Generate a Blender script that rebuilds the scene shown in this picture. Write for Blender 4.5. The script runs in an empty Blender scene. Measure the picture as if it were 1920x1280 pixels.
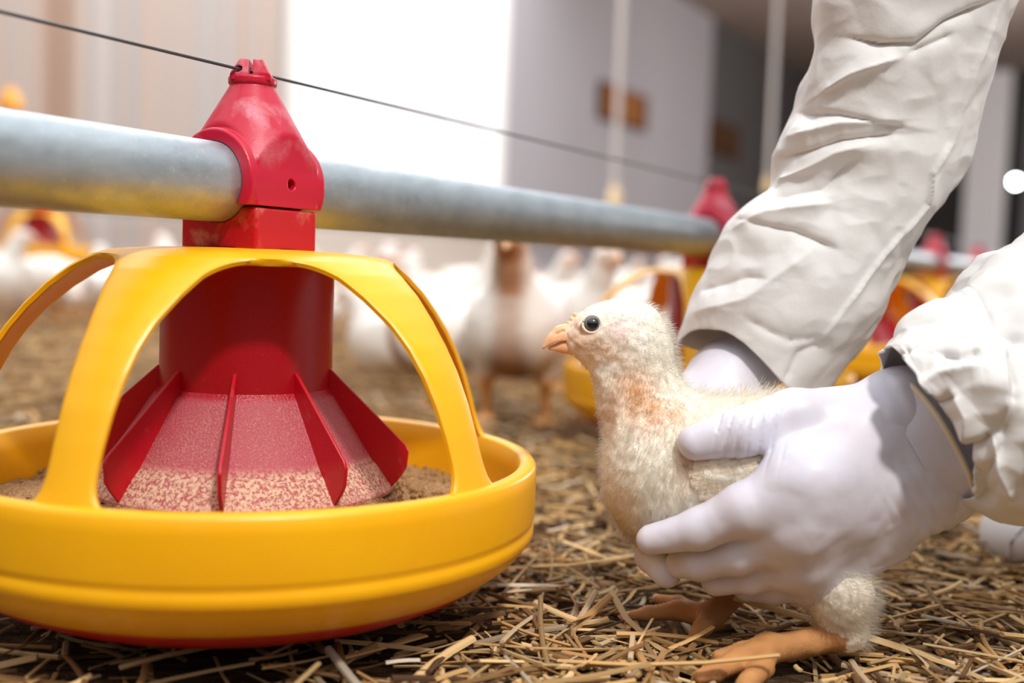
import bpy, bmesh, math, random
import numpy as np
from mathutils import Vector, Matrix

random.seed(7)
rng = np.random.default_rng(7)
SC = bpy.context.scene
COL = SC.collection
R = math.radians

# ------------------------------------------------------------------ camera
FPX, PITCH, ROLL, CAMZ = 2091.3, R(3.957), R(2.089), 0.218
F_ = np.array([0, math.cos(PITCH), -math.sin(PITCH)])
R0 = np.array([1.0, 0, 0]); U0 = np.array([0, math.sin(PITCH), math.cos(PITCH)])
R_ = math.cos(ROLL) * R0 + math.sin(ROLL) * U0
U_ = math.cos(ROLL) * U0 - math.sin(ROLL) * R0
CAM = np.array([0, 0, CAMZ])
cd = bpy.data.cameras.new('camera'); cam = bpy.data.objects.new('camera', cd); COL.objects.link(cam)
cam.matrix_world = Matrix(((R_[0], U_[0], -F_[0], 0), (R_[1], U_[1], -F_[1], 0), (R_[2], U_[2], -F_[2], CAMZ), (0, 0, 0, 1)))
cd.sensor_width = 36; cd.lens = FPX / 1920 * 36
cd.clip_start = 0.02; cd.clip_end = 60
cd.dof.use_dof = True; cd.dof.focus_distance = 0.625; cd.dof.aperture_fstop = 3.4
SC.camera = cam
SC.cycles.diffuse_bounces = 8; SC.cycles.transmission_bounces = 8

# ------------------------------------------------------------------ light
W = bpy.data.worlds.new('world'); SC.world = W; W.use_nodes = True       # overcast sky, brighter overhead than near the ground
wt = W.node_tree; bg = wt.nodes['Background']; bg.inputs[1].default_value = 0.9
wc = wt.nodes.new('ShaderNodeTexCoord'); ws = wt.nodes.new('ShaderNodeSeparateXYZ'); wr_ = wt.nodes.new('ShaderNodeValToRGB')
wt.links.new(wc.outputs['Generated'], ws.inputs[0]); wt.links.new(ws.outputs[2], wr_.inputs[0]); wt.links.new(wr_.outputs[0], bg.inputs[0])
el = wr_.color_ramp.elements; el[0].position = 0.0; el[0].color = (.08, .075, .07, 1); el[1].position = 0.85; el[1].color = (1.75, 1.78, 1.83, 1)
e_ = el.new(0.25); e_.color = (.15, .15, .155, 1)
ld = bpy.data.lights.new('key_light', 'AREA'); lamp = bpy.data.objects.new('key_light', ld); COL.objects.link(lamp)  # unseen key lamp, aimed by the arch shadow on the drop tube
ld.shape = 'DISK'; ld.size = 0.20; ld.energy = 38; ld.color = (1.0, 0.965, 0.92)
lamp.location = (0.56, -0.62, 1.95)
lamp.rotation_euler = (Vector((0.06, 0.63, 0.15)) - Vector(lamp.location)).to_track_quat('-Z', 'Y').to_euler()
ld2 = bpy.data.lights.new('hall_fill', 'AREA'); hall = bpy.data.objects.new('hall_fill', ld2); COL.objects.link(hall)  # added fill lamp overhead, brightens the flock and the walls
ld2.shape = 'RECTANGLE'; ld2.size = 2.4; ld2.size_y = 5.0; ld2.energy = 120; ld2.color = (1.0, 0.98, 0.96)
hall.location = (-0.5, 4.9, 2.5); hall.rotation_euler = (0, 0, -0.5158)
ld3 = bpy.data.lights.new('end_fill', 'POINT'); endl = bpy.data.objects.new('end_fill', ld3); COL.objects.link(endl)  # added point fill out of view, lifts the far end and ceiling
ld3.energy = 250; ld3.shadow_soft_size = 0.3; endl.location = (4.6, 7.9, 1.3)
SC.view_settings.view_transform = 'Standard'; SC.view_settings.look = 'None'
SC.view_settings.exposure = 0.04; SC.view_settings.gamma = 1.0
SC.view_settings.use_curve_mapping = False

# ------------------------------------------------------------------ helpers
def P(x, y, D):
    return CAM + F_ * D + R_ * ((x - 960) / FPX * D) + U_ * ((640 - y) / FPX * D)

def ground_at(x, y, z=0.0):
    d = F_ + R_ * ((x - 960) / FPX) + U_ * ((640 - y) / FPX)
    return CAM + d * ((z - CAMZ) / d[2])

def at_depth(x, Y, z=0.0):            # world point at world depth Y that lies under image column x
    zz = (z - CAMZ) / Y
    return np.array([Y * ((x - 960) / FPX - math.sin(ROLL) * zz), Y, z])

def srgb(r, g, b):
    f = lambda c: (c / 255 / 12.92) if c <= 10 else ((c / 255 + 0.055) / 1.055) ** 2.4
    return (f(r), f(g), f(b))

def tag(o, label=None, cat=None, group=None, kind=None):
    if label: o['label'] = label
    if cat: o['category'] = cat
    if group: o['group'] = group
    if kind: o['kind'] = kind
    return o

def empty(name, loc=(0, 0, 0), label=None, cat=None, group=None):
    o = bpy.data.objects.new(name, None); COL.objects.link(o)
    o.location = loc; o.empty_display_size = 0.05
    return tag(o, label, cat, group)

def obj(name, verts, faces, mat, parent=None, smooth=True, angle=None, col=None):
    me = bpy.data.meshes.new(name)
    v = np.asarray(verts, dtype=np.float32).reshape(-1, 3)
    if isinstance(faces, np.ndarray):
        n, k = faces.shape
        me.vertices.add(len(v)); me.vertices.foreach_set('co', v.ravel())
        me.loops.add(n * k); me.loops.foreach_set('vertex_index', faces.astype(np.int32).ravel())
        me.polygons.add(n)
        me.polygons.foreach_set('loop_start', np.arange(0, n * k, k, dtype=np.int32))
        me.polygons.foreach_set('loop_total', np.full(n, k, dtype=np.int32))
        me.update(calc_edges=True)
    else:
        me.from_pydata([tuple(map(float, p)) for p in v], [], faces)
    me.polygons.foreach_set('use_smooth', np.full(len(me.polygons), smooth, dtype=bool))
    if col is not None:
        a = me.attributes.new('tint', 'FLOAT_COLOR', 'POINT')
        c = np.ones((len(v), 4), dtype=np.float32); c[:, :3] = col
        a.data.foreach_set('color', c.ravel())
    me.validate(); me.update()
    if angle is not None:
        me.set_sharp_from_angle(angle=R(angle))
    if mat: me.materials.append(mat)
    o = bpy.data.objects.new(name, me); COL.objects.link(o)
    if parent is not None: o.parent = parent
    return o

class MB:
    """collects shapes, links them as one mesh"""
    def __init__(s): s.v = []; s.f = []
    def add(s, v, f):
        n = len(s.v); s.v += [tuple(map(float, p)) for p in v]; s.f += [tuple(i + n for i in q) for q in f]; return s
    def box(s, c, h, ax=None):
        ax = np.eye(3) if ax is None else np.asarray(ax)
        v = [np.asarray(c) + ax[0] * h[0] * i + ax[1] * h[1] * j + ax[2] * h[2] * k for i in (-1, 1) for j in (-1, 1) for k in (-1, 1)]
        f = [(0, 1, 3, 2), (4, 6, 7, 5), (0, 4, 5, 1), (2, 3, 7, 6), (0, 2, 6, 4), (1, 5, 7, 3)]
        return s.add(v, f)
    def tube(s, pts, rad, n=16, caps=True):
        pts = [np.asarray(p, float) for p in pts]
        rad = [rad] * len(pts) if np.isscalar(rad) else rad
        v = []; f = []
        ref = np.array([0.0, 0, 1])
        for i, p in enumerate(pts):
            t = pts[min(i + 1, len(pts) - 1)] - pts[max(i - 1, 0)]; t /= np.linalg.norm(t)
            a = np.cross(t, ref if abs(t @ ref) < 0.95 else np.array([1.0, 0, 0])); a /= np.linalg.norm(a); b = np.cross(t, a)
            for k in range(n):
                q = 2 * math.pi * k / n
                v.append(p + rad[i] * (math.cos(q) * a + math.sin(q) * b))
        for i in range(len(pts) - 1):
            for k in range(n):
                k2 = (k + 1) % n
                f.append((i * n + k, i * n + k2, (i + 1) * n + k2, (i + 1) * n + k))
        if caps:
            f.append(tuple(range(n - 1, -1, -1))); f.append(tuple((len(pts) - 1) * n + k for k in range(n)))
        return s.add(v, f)
    def lathe(s, prof, n=96, closed=False):
        v = []; f = []; m = len(prof)
        for r, z in prof:
            for k in range(n):
                q = 2 * math.pi * k / n; v.append((r * math.cos(q), r * math.sin(q), z))
        for i in range(m if closed else m - 1):
            j = (i + 1) % m
            for k in range(n):
                k2 = (k + 1) % n
                f.append((i * n + k, i * n + k2, j * n + k2, j * n + k))
        return s.add(v, f)
    def build(s, name, mat, parent=None, smooth=True, angle=35):
        o = obj(name, s.v, s.f, mat, parent, smooth, None)
        bm = bmesh.new(); bm.from_mesh(o.data); bmesh.ops.recalc_face_normals(bm, faces=bm.faces); bm.to_mesh(o.data); bm.free()
        if angle is not None: o.data.set_sharp_from_angle(angle=R(angle))
        return o

def bevel(o, w, seg=2, ang=30):
    m = o.modifiers.new('bevel', 'BEVEL'); m.width = w; m.segments = seg; m.limit_method = 'ANGLE'; m.angle_limit = R(ang)
    return o

# --- lattice noise
def _h(ix, iy, iz, s):
    h = (ix * 374761393 + iy * 668265263 + iz * 2147483647 + s * 974634777) & 0xFFFFFFFF
    h = ((h ^ (h >> 13)) * 1274126177) & 0xFFFFFFFF
    return ((h ^ (h >> 16)) & 0xFFFFFF) / float(0xFFFFFF)
def vnoise(p, s=0):
    p = np.asarray(p, dtype=np.float64); i = np.floor(p).astype(np.int64); f = p - i; f = f * f * (3 - 2 * f)
    out = 0
    for a in (0, 1):
        for b in (0, 1):
            for c in (0, 1):
                w = (f[:, 0] if a else 1 - f[:, 0]) * (f[:, 1] if b else 1 - f[:, 1]) * (f[:, 2] if c else 1 - f[:, 2])
                out = out + w * _h(i[:, 0] + a, i[:, 1] + b, i[:, 2] + c, s)
    return out * 2 - 1
def cells(p, s=0):
    """F1, F2 distances to jittered lattice points"""
    p = np.asarray(p, dtype=np.float64); i = np.floor(p).astype(np.int64)
    f1 = np.full(len(p), 9.0); f2 = f1.copy()
    for a in (-1, 0, 1):
        for b in (-1, 0, 1):
            for c in (-1, 0, 1):
                q = i + np.array([a, b, c])
                j = np.stack([q[:, k] + _h(q[:, 0], q[:, 1], q[:, 2], s + 11 * k) for k in range(3)], 1)
                d = np.linalg.norm(p - j, axis=1)
                f2 = np.minimum(f2, np.maximum(d, f1)); f1 = np.minimum(f1, d)
    return f1, f2

# --- signed distance shapes and surface nets
def smin(a, b, k):
    h = np.maximum(k - np.abs(a - b), 0) / k
    return np.minimum(a, b) - h * h * k * 0.25
def smax(a, b, k): return -smin(-a, -b, k)
def cone_sdf(p, a, b, r1, r2):
    a = np.asarray(a); b = np.asarray(b); ba = b - a; pa = p - a
    t = np.clip(pa @ ba / (ba @ ba), 0, 1)
    return np.linalg.norm(pa - t[:, None] * ba, axis=1) - (r1 + (r2 - r1) * t)
def chain_sdf(p, pts, rad, k=0.004):
    d = None
    for i in range(len(pts) - 1):
        e = cone_sdf(p, pts[i], pts[i + 1], rad[i], rad[i + 1])
        d = e if d is None else smin(d, e, k)
    return d
def ell_sdf(p, c, ax, r):
    q = (p - np.asarray(c)) @ np.asarray(ax).T
    r = np.asarray(r)
    k0 = np.linalg.norm(q / r, axis=1); k1 = np.linalg.norm(q / (r * r), axis=1)
    return k0 * (k0 - 1) / np.maximum(k1, 1e-9)
def box_sdf(q, h, r=0.0):
    d = np.abs(q) - (np.asarray(h) - r)
    return np.linalg.norm(np.maximum(d, 0), axis=1) + np.minimum(d.max(axis=1), 0) - r

def nets(f, lo, hi, h, newton=2):
    lo = np.asarray(lo, float); n = np.ceil((np.asarray(hi) - lo) / h).astype(int) + 1
    ys = lo[1] + h * np.arange(n[1]); zs = lo[2] + h * np.arange(n[2])
    V = np.empty(n, dtype=np.float32)
    YY, ZZ = np.meshgrid(ys, zs, indexing='ij')
    step = max(1, int(400000 / (n[1] * n[2])))
    for i in range(0, n[0], step):
        xs = lo[0] + h * np.arange(i, min(i + step, n[0]))
        q = np.empty((len(xs), n[1], n[2], 3)); q[..., 0] = xs[:, None, None]; q[..., 1] = YY; q[..., 2] = ZZ
        V[i:i + len(xs)] = f(q.reshape(-1, 3)).reshape(len(xs), n[1], n[2])
    ins = V < 0
    c = [ins[a:n[0] - 1 + a, b:n[1] - 1 + b, d:n[2] - 1 + d] for a in (0, 1) for b in (0, 1) for d in (0, 1)]
    m = np.logical_or.reduce(c) & ~np.logical_and.reduce(c)
    cell = np.argwhere(m); idx = np.full(m.shape, -1, dtype=np.int64); idx[m] = np.arange(len(cell))
    acc = np.zeros((len(cell), 3)); cnt = np.zeros(len(cell))
    corners = [(a, b, d) for a in (0, 1) for b in (0, 1) for d in (0, 1)]
    for i in range(8):
        for j in range(i + 1, 8):
            A = np.array(corners[i]); B = np.array(corners[j])
            if np.abs(A - B).sum() != 1: continue
            ca = cell + A; cb = cell + B
            va = V[ca[:, 0], ca[:, 1], ca[:, 2]]; vb = V[cb[:, 0], cb[:, 1], cb[:, 2]]
            s = (va < 0) != (vb < 0)
            t = va[s] / (va[s] - vb[s])
            acc[s] += A + (B - A) * t[:, None]; cnt[s] += 1
    v = lo + h * (cell + acc / cnt[:, None])
    faces = []
    for ax in range(3):
        o1, o2 = (ax + 1) % 3, (ax + 2) % 3
        sl = [slice(None)] * 3; sh = [slice(None)] * 3
        sl[ax] = slice(0, n[ax] - 1); sh[ax] = slice(1, n[ax])
        a, b = ins[tuple(sl)], ins[tuple(sh)]
        e = np.argwhere(a != b)
        e = e[(e[:, o1] > 0) & (e[:, o2] > 0) & (e[:, o1] < n[o1] - 1) & (e[:, o2] < n[o2] - 1)]
        q = []
        for d1, d2 in ((-1, -1), (0, -1), (0, 0), (-1, 0)):
            w = e.copy(); w[:, o1] += d1; w[:, o2] += d2
            q.append(idx[w[:, 0], w[:, 1], w[:, 2]])
        q = np.stack(q, 1); flip = ~a[e[:, 0], e[:, 1], e[:, 2]]
        q[flip] = q[flip][:, ::-1]
        faces.append(q)
    faces = np.concatenate(faces)
    for _ in range(newton):
        d, g = grad(f, v, h * 0.3)
        st = d[:, None] * g; L = np.linalg.norm(st, axis=1, keepdims=True)
        v = v - st * np.minimum(1, 0.6 * h / np.maximum(L, 1e-12))
    return v, faces
def grad(f, v, e):
    d = f(v); g = np.stack([f(v + np.eye(3)[k] * e) - f(v - np.eye(3)[k] * e) for k in range(3)], 1) / (2 * e)
    L = np.linalg.norm(g, axis=1, keepdims=True)
    return d / np.maximum(L[:, 0], 0.2), g / np.maximum(L, 1e-9)

# ------------------------------------------------------------------ materials
TH = 0.5158
def mat(name, base, rough=0.5, spec=0.5, sss=0, sss_r=(1, .5, .3), sss_s=0.003, metal=0, emit=None, es=0, coat=0):
    m = bpy.data.materials.new(name); m.use_nodes = True
    b = m.node_tree.nodes['Principled BSDF']
    b.inputs['Base Color'].default_value = (*base, 1); b.inputs['Roughness'].default_value = rough
    b.inputs['Specular IOR Level'].default_value = spec; b.inputs['Metallic'].default_value = metal
    b.inputs['Subsurface Weight'].default_value = sss; b.inputs['Subsurface Radius'].default_value = sss_r
    b.inputs['Subsurface Scale'].default_value = sss_s; b.inputs['Coat Weight'].default_value = coat
    if emit: b.inputs['Emission Color'].default_value = (*emit, 1); b.inputs['Emission Strength'].default_value = es
    return m
class NT:
    def __init__(s, m): s.t = m.node_tree; s.b = s.t.nodes['Principled BSDF']
    def n(s, typ, **kw):
        x = s.t.nodes.new('ShaderNode' + typ)
        for k, v in kw.items(): setattr(x, k, v)
        return x
    def l(s, a, b): s.t.links.new(a, b)
    def coord(s, scale=(1, 1, 1), rot=(0, 0, 0), out='Object'):
        c = s.n('TexCoord'); mp = s.n('Mapping'); mp.inputs['Scale'].default_value = scale; mp.inputs['Rotation'].default_value = rot
        s.l(c.outputs[out], mp.inputs[0]); return mp.outputs[0]
    def noise(s, vec, scale, detail=4, rough=0.55, dist=0):
        x = s.n('TexNoise'); x.inputs['Scale'].default_value = scale; x.inputs['Detail'].default_value = detail
        x.inputs['Roughness'].default_value = rough; x.inputs['Distortion'].default_value = dist
        s.l(vec, x.inputs['Vector']); return x.outputs[0]
    def ramp(s, fac, stops, interp='LINEAR'):
        x = s.n('ValToRGB'); x.color_ramp.interpolation = interp; e = x.color_ramp.elements
        while len(e) < len(stops): e.new(0.5)
        for i, (p, c) in enumerate(stops):
            e[i].position = p; e[i].color = (*c, 1) if not np.isscalar(c) else (c, c, c, 1)
        s.l(fac, x.inputs[0]); return x.outputs[0]
    def mix(s, fac, a, b, blend='MIX'):
        x = s.n('Mix', data_type='RGBA', blend_type=blend)
        for i, q in ((0, fac), (6, a), (7, b)):
            if hasattr(q, 'is_linked'): s.l(q, x.inputs[i])
            elif i == 0: x.inputs[0].default_value = q
            else: x.inputs[i].default_value = (*q, 1)
        return x.outputs[2]
    def math(s, op, a, b=0.0):
        x = s.n('Math', operation=op)
        for i, q in ((0, a), (1, b)):
            if hasattr(q, 'is_linked'): s.l(q, x.inputs[i])
            else: x.inputs[i].default_value = q
        return x.outputs[0]
    def bump(s, h, strength=0.3, dist=0.001):
        x = s.n('Bump'); x.inputs['Strength'].default_value = strength; x.inputs['Distance'].default_value = dist
        s.l(h, x.inputs['Height']); s.l(x.outputs[0], s.b.inputs['Normal'])

RED = srgb(190, 14, 40); REDD = srgb(172, 8, 30)
def red_mat(name, base, dust, lo, hi, patch_scale, speck=True, zr=None):
    m = mat(name, base, 0.36, 0.5, sss=0.05, sss_r=(1, .15, .12), sss_s=.002); t = NT(m); c = t.coord()
    p = t.noise(c, patch_scale, 3, 0.5, 0.4)
    f = t.ramp(p, [(lo, 0.0), (hi, 1.0)])
    sp = t.ramp(t.noise(c, 900, 2, 0.6), [(0.66, 0.0), (0.75, 0.55)])
    g = t.ramp(t.noise(c, 420, 3, 0.7), [(0.3, 0.35), (0.7, 1.0)])
    fac = t.math('MULTIPLY', f, g)
    if speck: fac = t.math('MAXIMUM', fac, t.math('MULTIPLY', sp, t.ramp(t.noise(c, 40, 2), [(0.4, 0.1), (0.65, 0.8)])))
    if zr:
        sx = t.n('SeparateXYZ'); t.l(c, sx.inputs[0])
        mr = t.n('MapRange'); mr.inputs[1].default_value = zr[0]; mr.inputs[2].default_value = zr[1]
        mr.inputs[3].default_value = 1; mr.inputs[4].default_value = 0; t.l(sx.outputs[2], mr.inputs[0])
        fac = t.math('MULTIPLY', fac, mr.outputs[0])
    t.l(t.mix(fac, base, dust), t.b.inputs['Base Color'])
    t.l(t.ramp(fac, [(0, 0.34), (1, 0.8)]), t.b.inputs['Roughness'])
    t.bump(t.noise(c, 700, 3), 0.12, 0.0006)
    return m
M = {}
M['red_cap'] = red_mat('red_cap_plastic', srgb(196, 16, 52), srgb(224, 160, 172), 0.46, 0.70, 42, True, (CAMZ + .075, CAMZ + .045))
M['red_base'] = red_mat('red_clamp_plastic', srgb(186, 12, 26), srgb(222, 140, 120), 0.55, 0.8, 60)
M['red_tube'] = red_mat('red_tube_plastic', srgb(168, 6, 26), srgb(190, 110, 100), 0.72, 0.95, 50)
M['red_fin'] = red_mat('red_fin_plastic', srgb(190, 8, 30), srgb(214, 140, 130), 0.66, 0.95, 60)
M['red_pan'] = mat('red_pan_plastic', srgb(190, 20, 12), 0.4)
# cone: mash dust lying on it
m = mat('dusty_red_cone', srgb(180, 12, 48), 0.4); t = NT(m); c = t.coord()
g = t.ramp(t.noise(c, 900, 3, 0.75), [(0.45, 0.0), (0.6, 1.0)])
pch = t.ramp(t.noise(c, 35, 3, 0.6), [(0.35, 0.25), (0.68, 0.8)])
sx = t.n('SeparateXYZ'); t.l(c, sx.inputs[0])
def zband(a, b):
    mr = t.n('MapRange'); mr.inputs[1].default_value = a; mr.inputs[2].default_value = b; t.l(sx.outputs[2], mr.inputs[0]); return mr.outputs[0]
z0 = CAMZ
body = t.math('MULTIPLY', t.math('MULTIPLY', zband(z0 - .080, z0 - .084), pch), g)
ring = t.math('MULTIPLY', zband(z0 - .1135, z0 - .1195), t.ramp(t.noise(c, 520, 4, 0.75), [(0.42, 0.0), (0.52, 1.0)]))
ring = t.math('MULTIPLY', ring, t.ramp(zband(z0 - .138, z0 - .1275), [(0.0, 0.25), (0.6, 1.0)]))
fac = t.math('MINIMUM', t.math('MAXIMUM', t.math('MULTIPLY', body, 0.45), ring), 1.0)
t.l(t.mix(fac, t.mix(t.math('MULTIPLY', zband(z0 - .079, z0 - .082), 0.3), srgb(176, 8, 34), srgb(205, 130, 150)), srgb(228, 190, 160)), t.b.inputs['Base Color'])  # purple-pink gloss painted into the red, beneath the mash dust
t.l(t.ramp(fac, [(0, 0.33), (1, 0.9)]), t.b.inputs['Roughness'])
t.bump(t.math('ADD', fac, t.noise(c, 900, 2)), 0.5, 0.0012)
M['cone'] = m
m = mat('yellow_plastic', srgb(254, 183, 8), 0.38, 0.5, sss=0.12, sss_r=(1, .45, .05), sss_s=.004); t = NT(m); c = t.coord()
t.l(t.mix(t.ramp(t.noise(c, 14, 4, 0.6), [(0.35, 0.0), (0.75, 1.0)]), srgb(255, 186, 8), srgb(251, 177, 10)), t.b.inputs['Base Color'])
st = t.ramp(t.noise(t.coord((1, 1, .35)), 60, 4, 0.65), [(0.7, 0.0), (0.8, 0.25)])
t.l(t.math('ADD', t.ramp(t.noise(c, 90, 3), [(0.3, .3), (.7, .42)]), st), t.b.inputs['Roughness'])
t.bump(t.noise(c, 350, 3), 0.06, 0.0006)
M['yellow'] = m
m = mat('galvanised_steel', srgb(170, 182, 190), 0.42, 0.5, metal=0.75); t = NT(m)
c = t.coord((1, 1, 1)); ca = t.coord((1, .05, 1), (0, 0, TH))
col = t.ramp(t.noise(ca, 60, 5, 0.65), [(0.25, srgb(158, 168, 175)), (0.5, srgb(174, 185, 192)), (0.75, srgb(190, 200, 206))])
scr = t.ramp(t.noise(t.coord((1, .012, 1), (0, 0, TH)), 420, 3, 0.6), [(0.70, 0.0), (0.76, 0.5)])
col = t.mix(scr, col, srgb(96, 100, 104))
dots = t.ramp(t.noise(c, 600, 2, 0.6), [(0.64, 0.0), (0.72, 0.55)])
col = t.mix(dots, col, srgb(222, 224, 220))
t.l(col, t.b.inputs['Base Color'])
t.l(t.ramp(t.noise(c, 120, 4, 0.6), [(0.3, 0.38), (0.7, 0.6)]), t.b.inputs['Roughness'])
t.bump(t.noise(c, 500, 3), 0.15, 0.0005)
M['steel'] = m
M['wire'] = mat('steel_wire', srgb(80, 82, 84), 0.45, metal=0.6)
m = mat('feed_mash', srgb(196, 152, 104), 0.95, 0.1); t = NT(m); c = t.coord()
t.l(t.ramp(t.noise(c, 520, 4, 0.75), [(0.25, srgb(120, 84, 52)), (0.5, srgb(188, 146, 100)), (0.75, srgb(228, 194, 150))]), t.b.inputs['Base Color'])
t.bump(t.noise(c, 650, 4, 0.7), 0.9, 0.003)
M['mash'] = m

# nitrile / latex
m = mat('white_latex', srgb(224, 221, 230), 0.42, 0.4, sss=0.10, sss_r=(1, .75, .6), sss_s=.004); t = NT(m); c = t.coord()
t.l(t.mix(t.ramp(t.noise(c, 28, 4, 0.6), [(0.35, 0.0), (0.7, 1.0)]), srgb(217, 215, 228), srgb(206, 198, 204)), t.b.inputs['Base Color'])
t.bump(t.noise(c, 130, 4, 0.6), 0.12, 0.0015)
M['latex'] = m
M['latex_rim'] = mat('latex_cuff_rim', srgb(232, 216, 186), 0.5, 0.4, sss=0.2, sss_r=(1, .7, .4), sss_s=.003)
m = mat('white_coverall', srgb(224, 222, 220), 0.6, 0.3, sss=0.0); t = NT(m); c = t.coord()
t.bump(t.math('ADD', t.noise(c, 45, 5, 0.62), t.math('MULTIPLY', t.noise(c, 900, 2), 0.04)), 0.22, 0.003)
M['cloth'] = m
M['cloth_seam'] = mat('coverall_seam', srgb(236, 236, 236), 0.6, 0.3)
M['boot'] = mat('white_boot_rubber', srgb(206, 204, 206), 0.5, 0.4)

def tint_mat(name, rough, sss=0.15, bump=None):
    m = mat(name, (1, 1, 1), rough, 0.3, sss=sss, sss_r=(1, .55, .35), sss_s=.0035); t = NT(m)
    a = t.n('Attribute', attribute_name='tint'); t.l(a.outputs[0], t.b.inputs['Base Color'])
    if bump: t.bump(t.noise(t.coord(), bump[0], 4, 0.65), bump[1], bump[2])
    return m
M['skin'] = tint_mat('chick_skin', 0.7, 0.25, (420, 0.35, 0.0015))
M['down'] = tint_mat('chick_down', 0.8, 0.0)
t = NT(M['down']); tr = t.n('BsdfTranslucent'); at_ = t.n('Attribute', attribute_name='tint'); t.l(at_.outputs[0], tr.inputs[0]); mx = t.n('MixShader'); mx.inputs[0].default_value = .6; an = t.n('Attribute', attribute_name='lie'); t.l(an.outputs[1], t.b.inputs['Normal'])
t.l(t.b.outputs[0], mx.inputs[1]); t.l(tr.outputs[0], mx.inputs[2]); t.l(mx.outputs[0], t.t.nodes['Material Output'].inputs[0])
M['hen'] = tint_mat('chicken_feathers', 0.8, 0.0, (60, 0.4, 0.01))
m = mat('beak_horn', srgb(244, 186, 140), 0.4, 0.5, sss=0.1, sss_r=(1, .5, .3), sss_s=.002); t = NT(m); c = t.coord()
t.l(t.ramp(t.noise(c, 160, 3), [(0.3, srgb(240, 174, 124)), (0.7, srgb(248, 204, 164))]), t.b.inputs['Base Color'])
t.bump(t.noise(c, 400, 3), 0.15, 0.001)
M['beak'] = m
M['eye_dark'] = mat('eye_pupil', (0.004, 0.004, 0.005), 0.08, 0.6, coat=1)
M['iris'] = mat('eye_iris', srgb(110, 112, 122), 0.15, 0.5)
M['claw'] = mat('claw_horn', srgb(206, 178, 150), 0.45)
M['comb'] = mat('small_comb', srgb(244, 206, 156), 0.6, sss=.2)
M['comb_red'] = mat('chicken_comb', srgb(206, 96, 70), 0.6)
M['straw'] = tint_mat('straw', 0.75, 0.0, (300, 0.3, 0.001))

# ------------------------------------------------------------------ building shell
TH = 0.5158
p_ = np.array([math.sin(TH), math.cos(TH), 0]); n_ = np.array([math.cos(TH), -math.sin(TH), 0]); k_ = np.array([0, 0, 1.0])
X0W = -4.28; CEIL = 2.6
def on_wall(x):                          # depth Y at which the side wall passes image column x
    Y = X0W / ((x - 960) / FPX - math.tan(TH)); return np.array([X0W + math.tan(TH) * Y, Y, 0])
def struct(o): o['kind'] = 'structure'; return o
# floor
m = mat('trodden_litter', srgb(120, 90, 60), 0.95, 0.1); t = NT(m); c = t.coord()
a = t.noise(t.coord((1, 3.2, 1), (0, 0, .6)), 26, 6, 0.7, 0.8)
b = t.noise(c, 5, 4, 0.6)
col = t.ramp(a, [(0.3, srgb(78, 56, 38)), (0.45, srgb(142, 108, 76)), (0.58, srgb(202, 164, 122)), (0.75, srgb(230, 198, 160))])
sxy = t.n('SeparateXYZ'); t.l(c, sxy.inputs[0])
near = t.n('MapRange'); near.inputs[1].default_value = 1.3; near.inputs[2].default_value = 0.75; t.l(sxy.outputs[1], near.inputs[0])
col = t.mix(t.math('MULTIPLY', near.outputs[0], 0.75), col, t.ramp(t.noise(c, 90, 5, 0.7), [(0.35, srgb(20, 14, 10)), (0.7, srgb(64, 46, 32))]))  # near soil darkened, partly to deepen the shade under the pan
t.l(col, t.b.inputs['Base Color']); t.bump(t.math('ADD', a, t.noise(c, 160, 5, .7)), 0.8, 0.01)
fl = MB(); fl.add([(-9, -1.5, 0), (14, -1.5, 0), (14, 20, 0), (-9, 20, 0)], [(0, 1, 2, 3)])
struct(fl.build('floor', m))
def wall_panel(name, xa, xb, mt, z0=0, z1=CEIL, off=0.0, thick=0.05):
    A, B = (on_wall(x) if np.isscalar(x) else np.array(x) for x in (xa, xb))
    mid = (A + B) / 2 + k_ * (z0 + z1) / 2 - n_ * (thick - off)
    return MB().box(mid, (np.linalg.norm(B - A) / 2, thick, (z1 - z0) / 2), (p_, n_, k_)).build(name, mt, smooth=False, angle=None)
m = mat('beige_boards', srgb(196, 182, 172), 0.8); t = NT(m)
c = t.coord((1, 1, 0.01), (0, 0, 0)); 
cr = t.n('Mapping'); cr.inputs['Rotation'].default_value = (0, 0, -(math.pi / 2 - TH)); tc = t.n('TexCoord'); t.l(tc.outputs['Object'], cr.inputs[0])
sp = t.n('SeparateXYZ'); t.l(cr.outputs[0], sp.inputs[0])
cx = t.n('CombineXYZ'); t.l(sp.outputs[0], cx.inputs[0])
t.l(t.ramp(t.noise(cx.outputs[0], 3.6, 3, 0.6), [(0.36, srgb(150, 118, 98)), (0.46, srgb(190, 172, 162)), (0.56, srgb(172, 168, 168)), (0.66, srgb(204, 194, 188))]), t.b.inputs['Base Color'])
A = on_wall(-60); far_left = A - p_ * 3
struct(wall_panel('wall_left', tuple(far_left), 531, m))
m = mat('bright_curtain', srgb(170, 170, 172), 0.7, emit=(1, 0.99, 1.0), es=1.0); t = NT(m)
cr = t.n('Mapping'); cr.inputs['Rotation'].default_value = (0, 0, -(math.pi / 2 - TH)); tc = t.n('TexCoord'); t.l(tc.outputs['Object'], cr.inputs[0])
sp = t.n('SeparateXYZ'); t.l(cr.outputs[0], sp.inputs[0]); cx = t.n('CombineXYZ'); t.l(sp.outputs[0], cx.inputs[0])
t.l(t.ramp(t.noise(cx.outputs[0], 3.0, 2), [(0.35, 0.66), (0.6, 0.95)]), t.b.inputs['Emission Strength'])
struct(wall_panel('window_1', 531, 922, m, .55))
struct(wall_panel('wall_sill', 531, 922, mat('pale_sill', srgb(214, 204, 196), .8), 0, .55))
m = mat('grey_panel', srgb(176, 174, 184), 0.7); t = NT(m)
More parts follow.
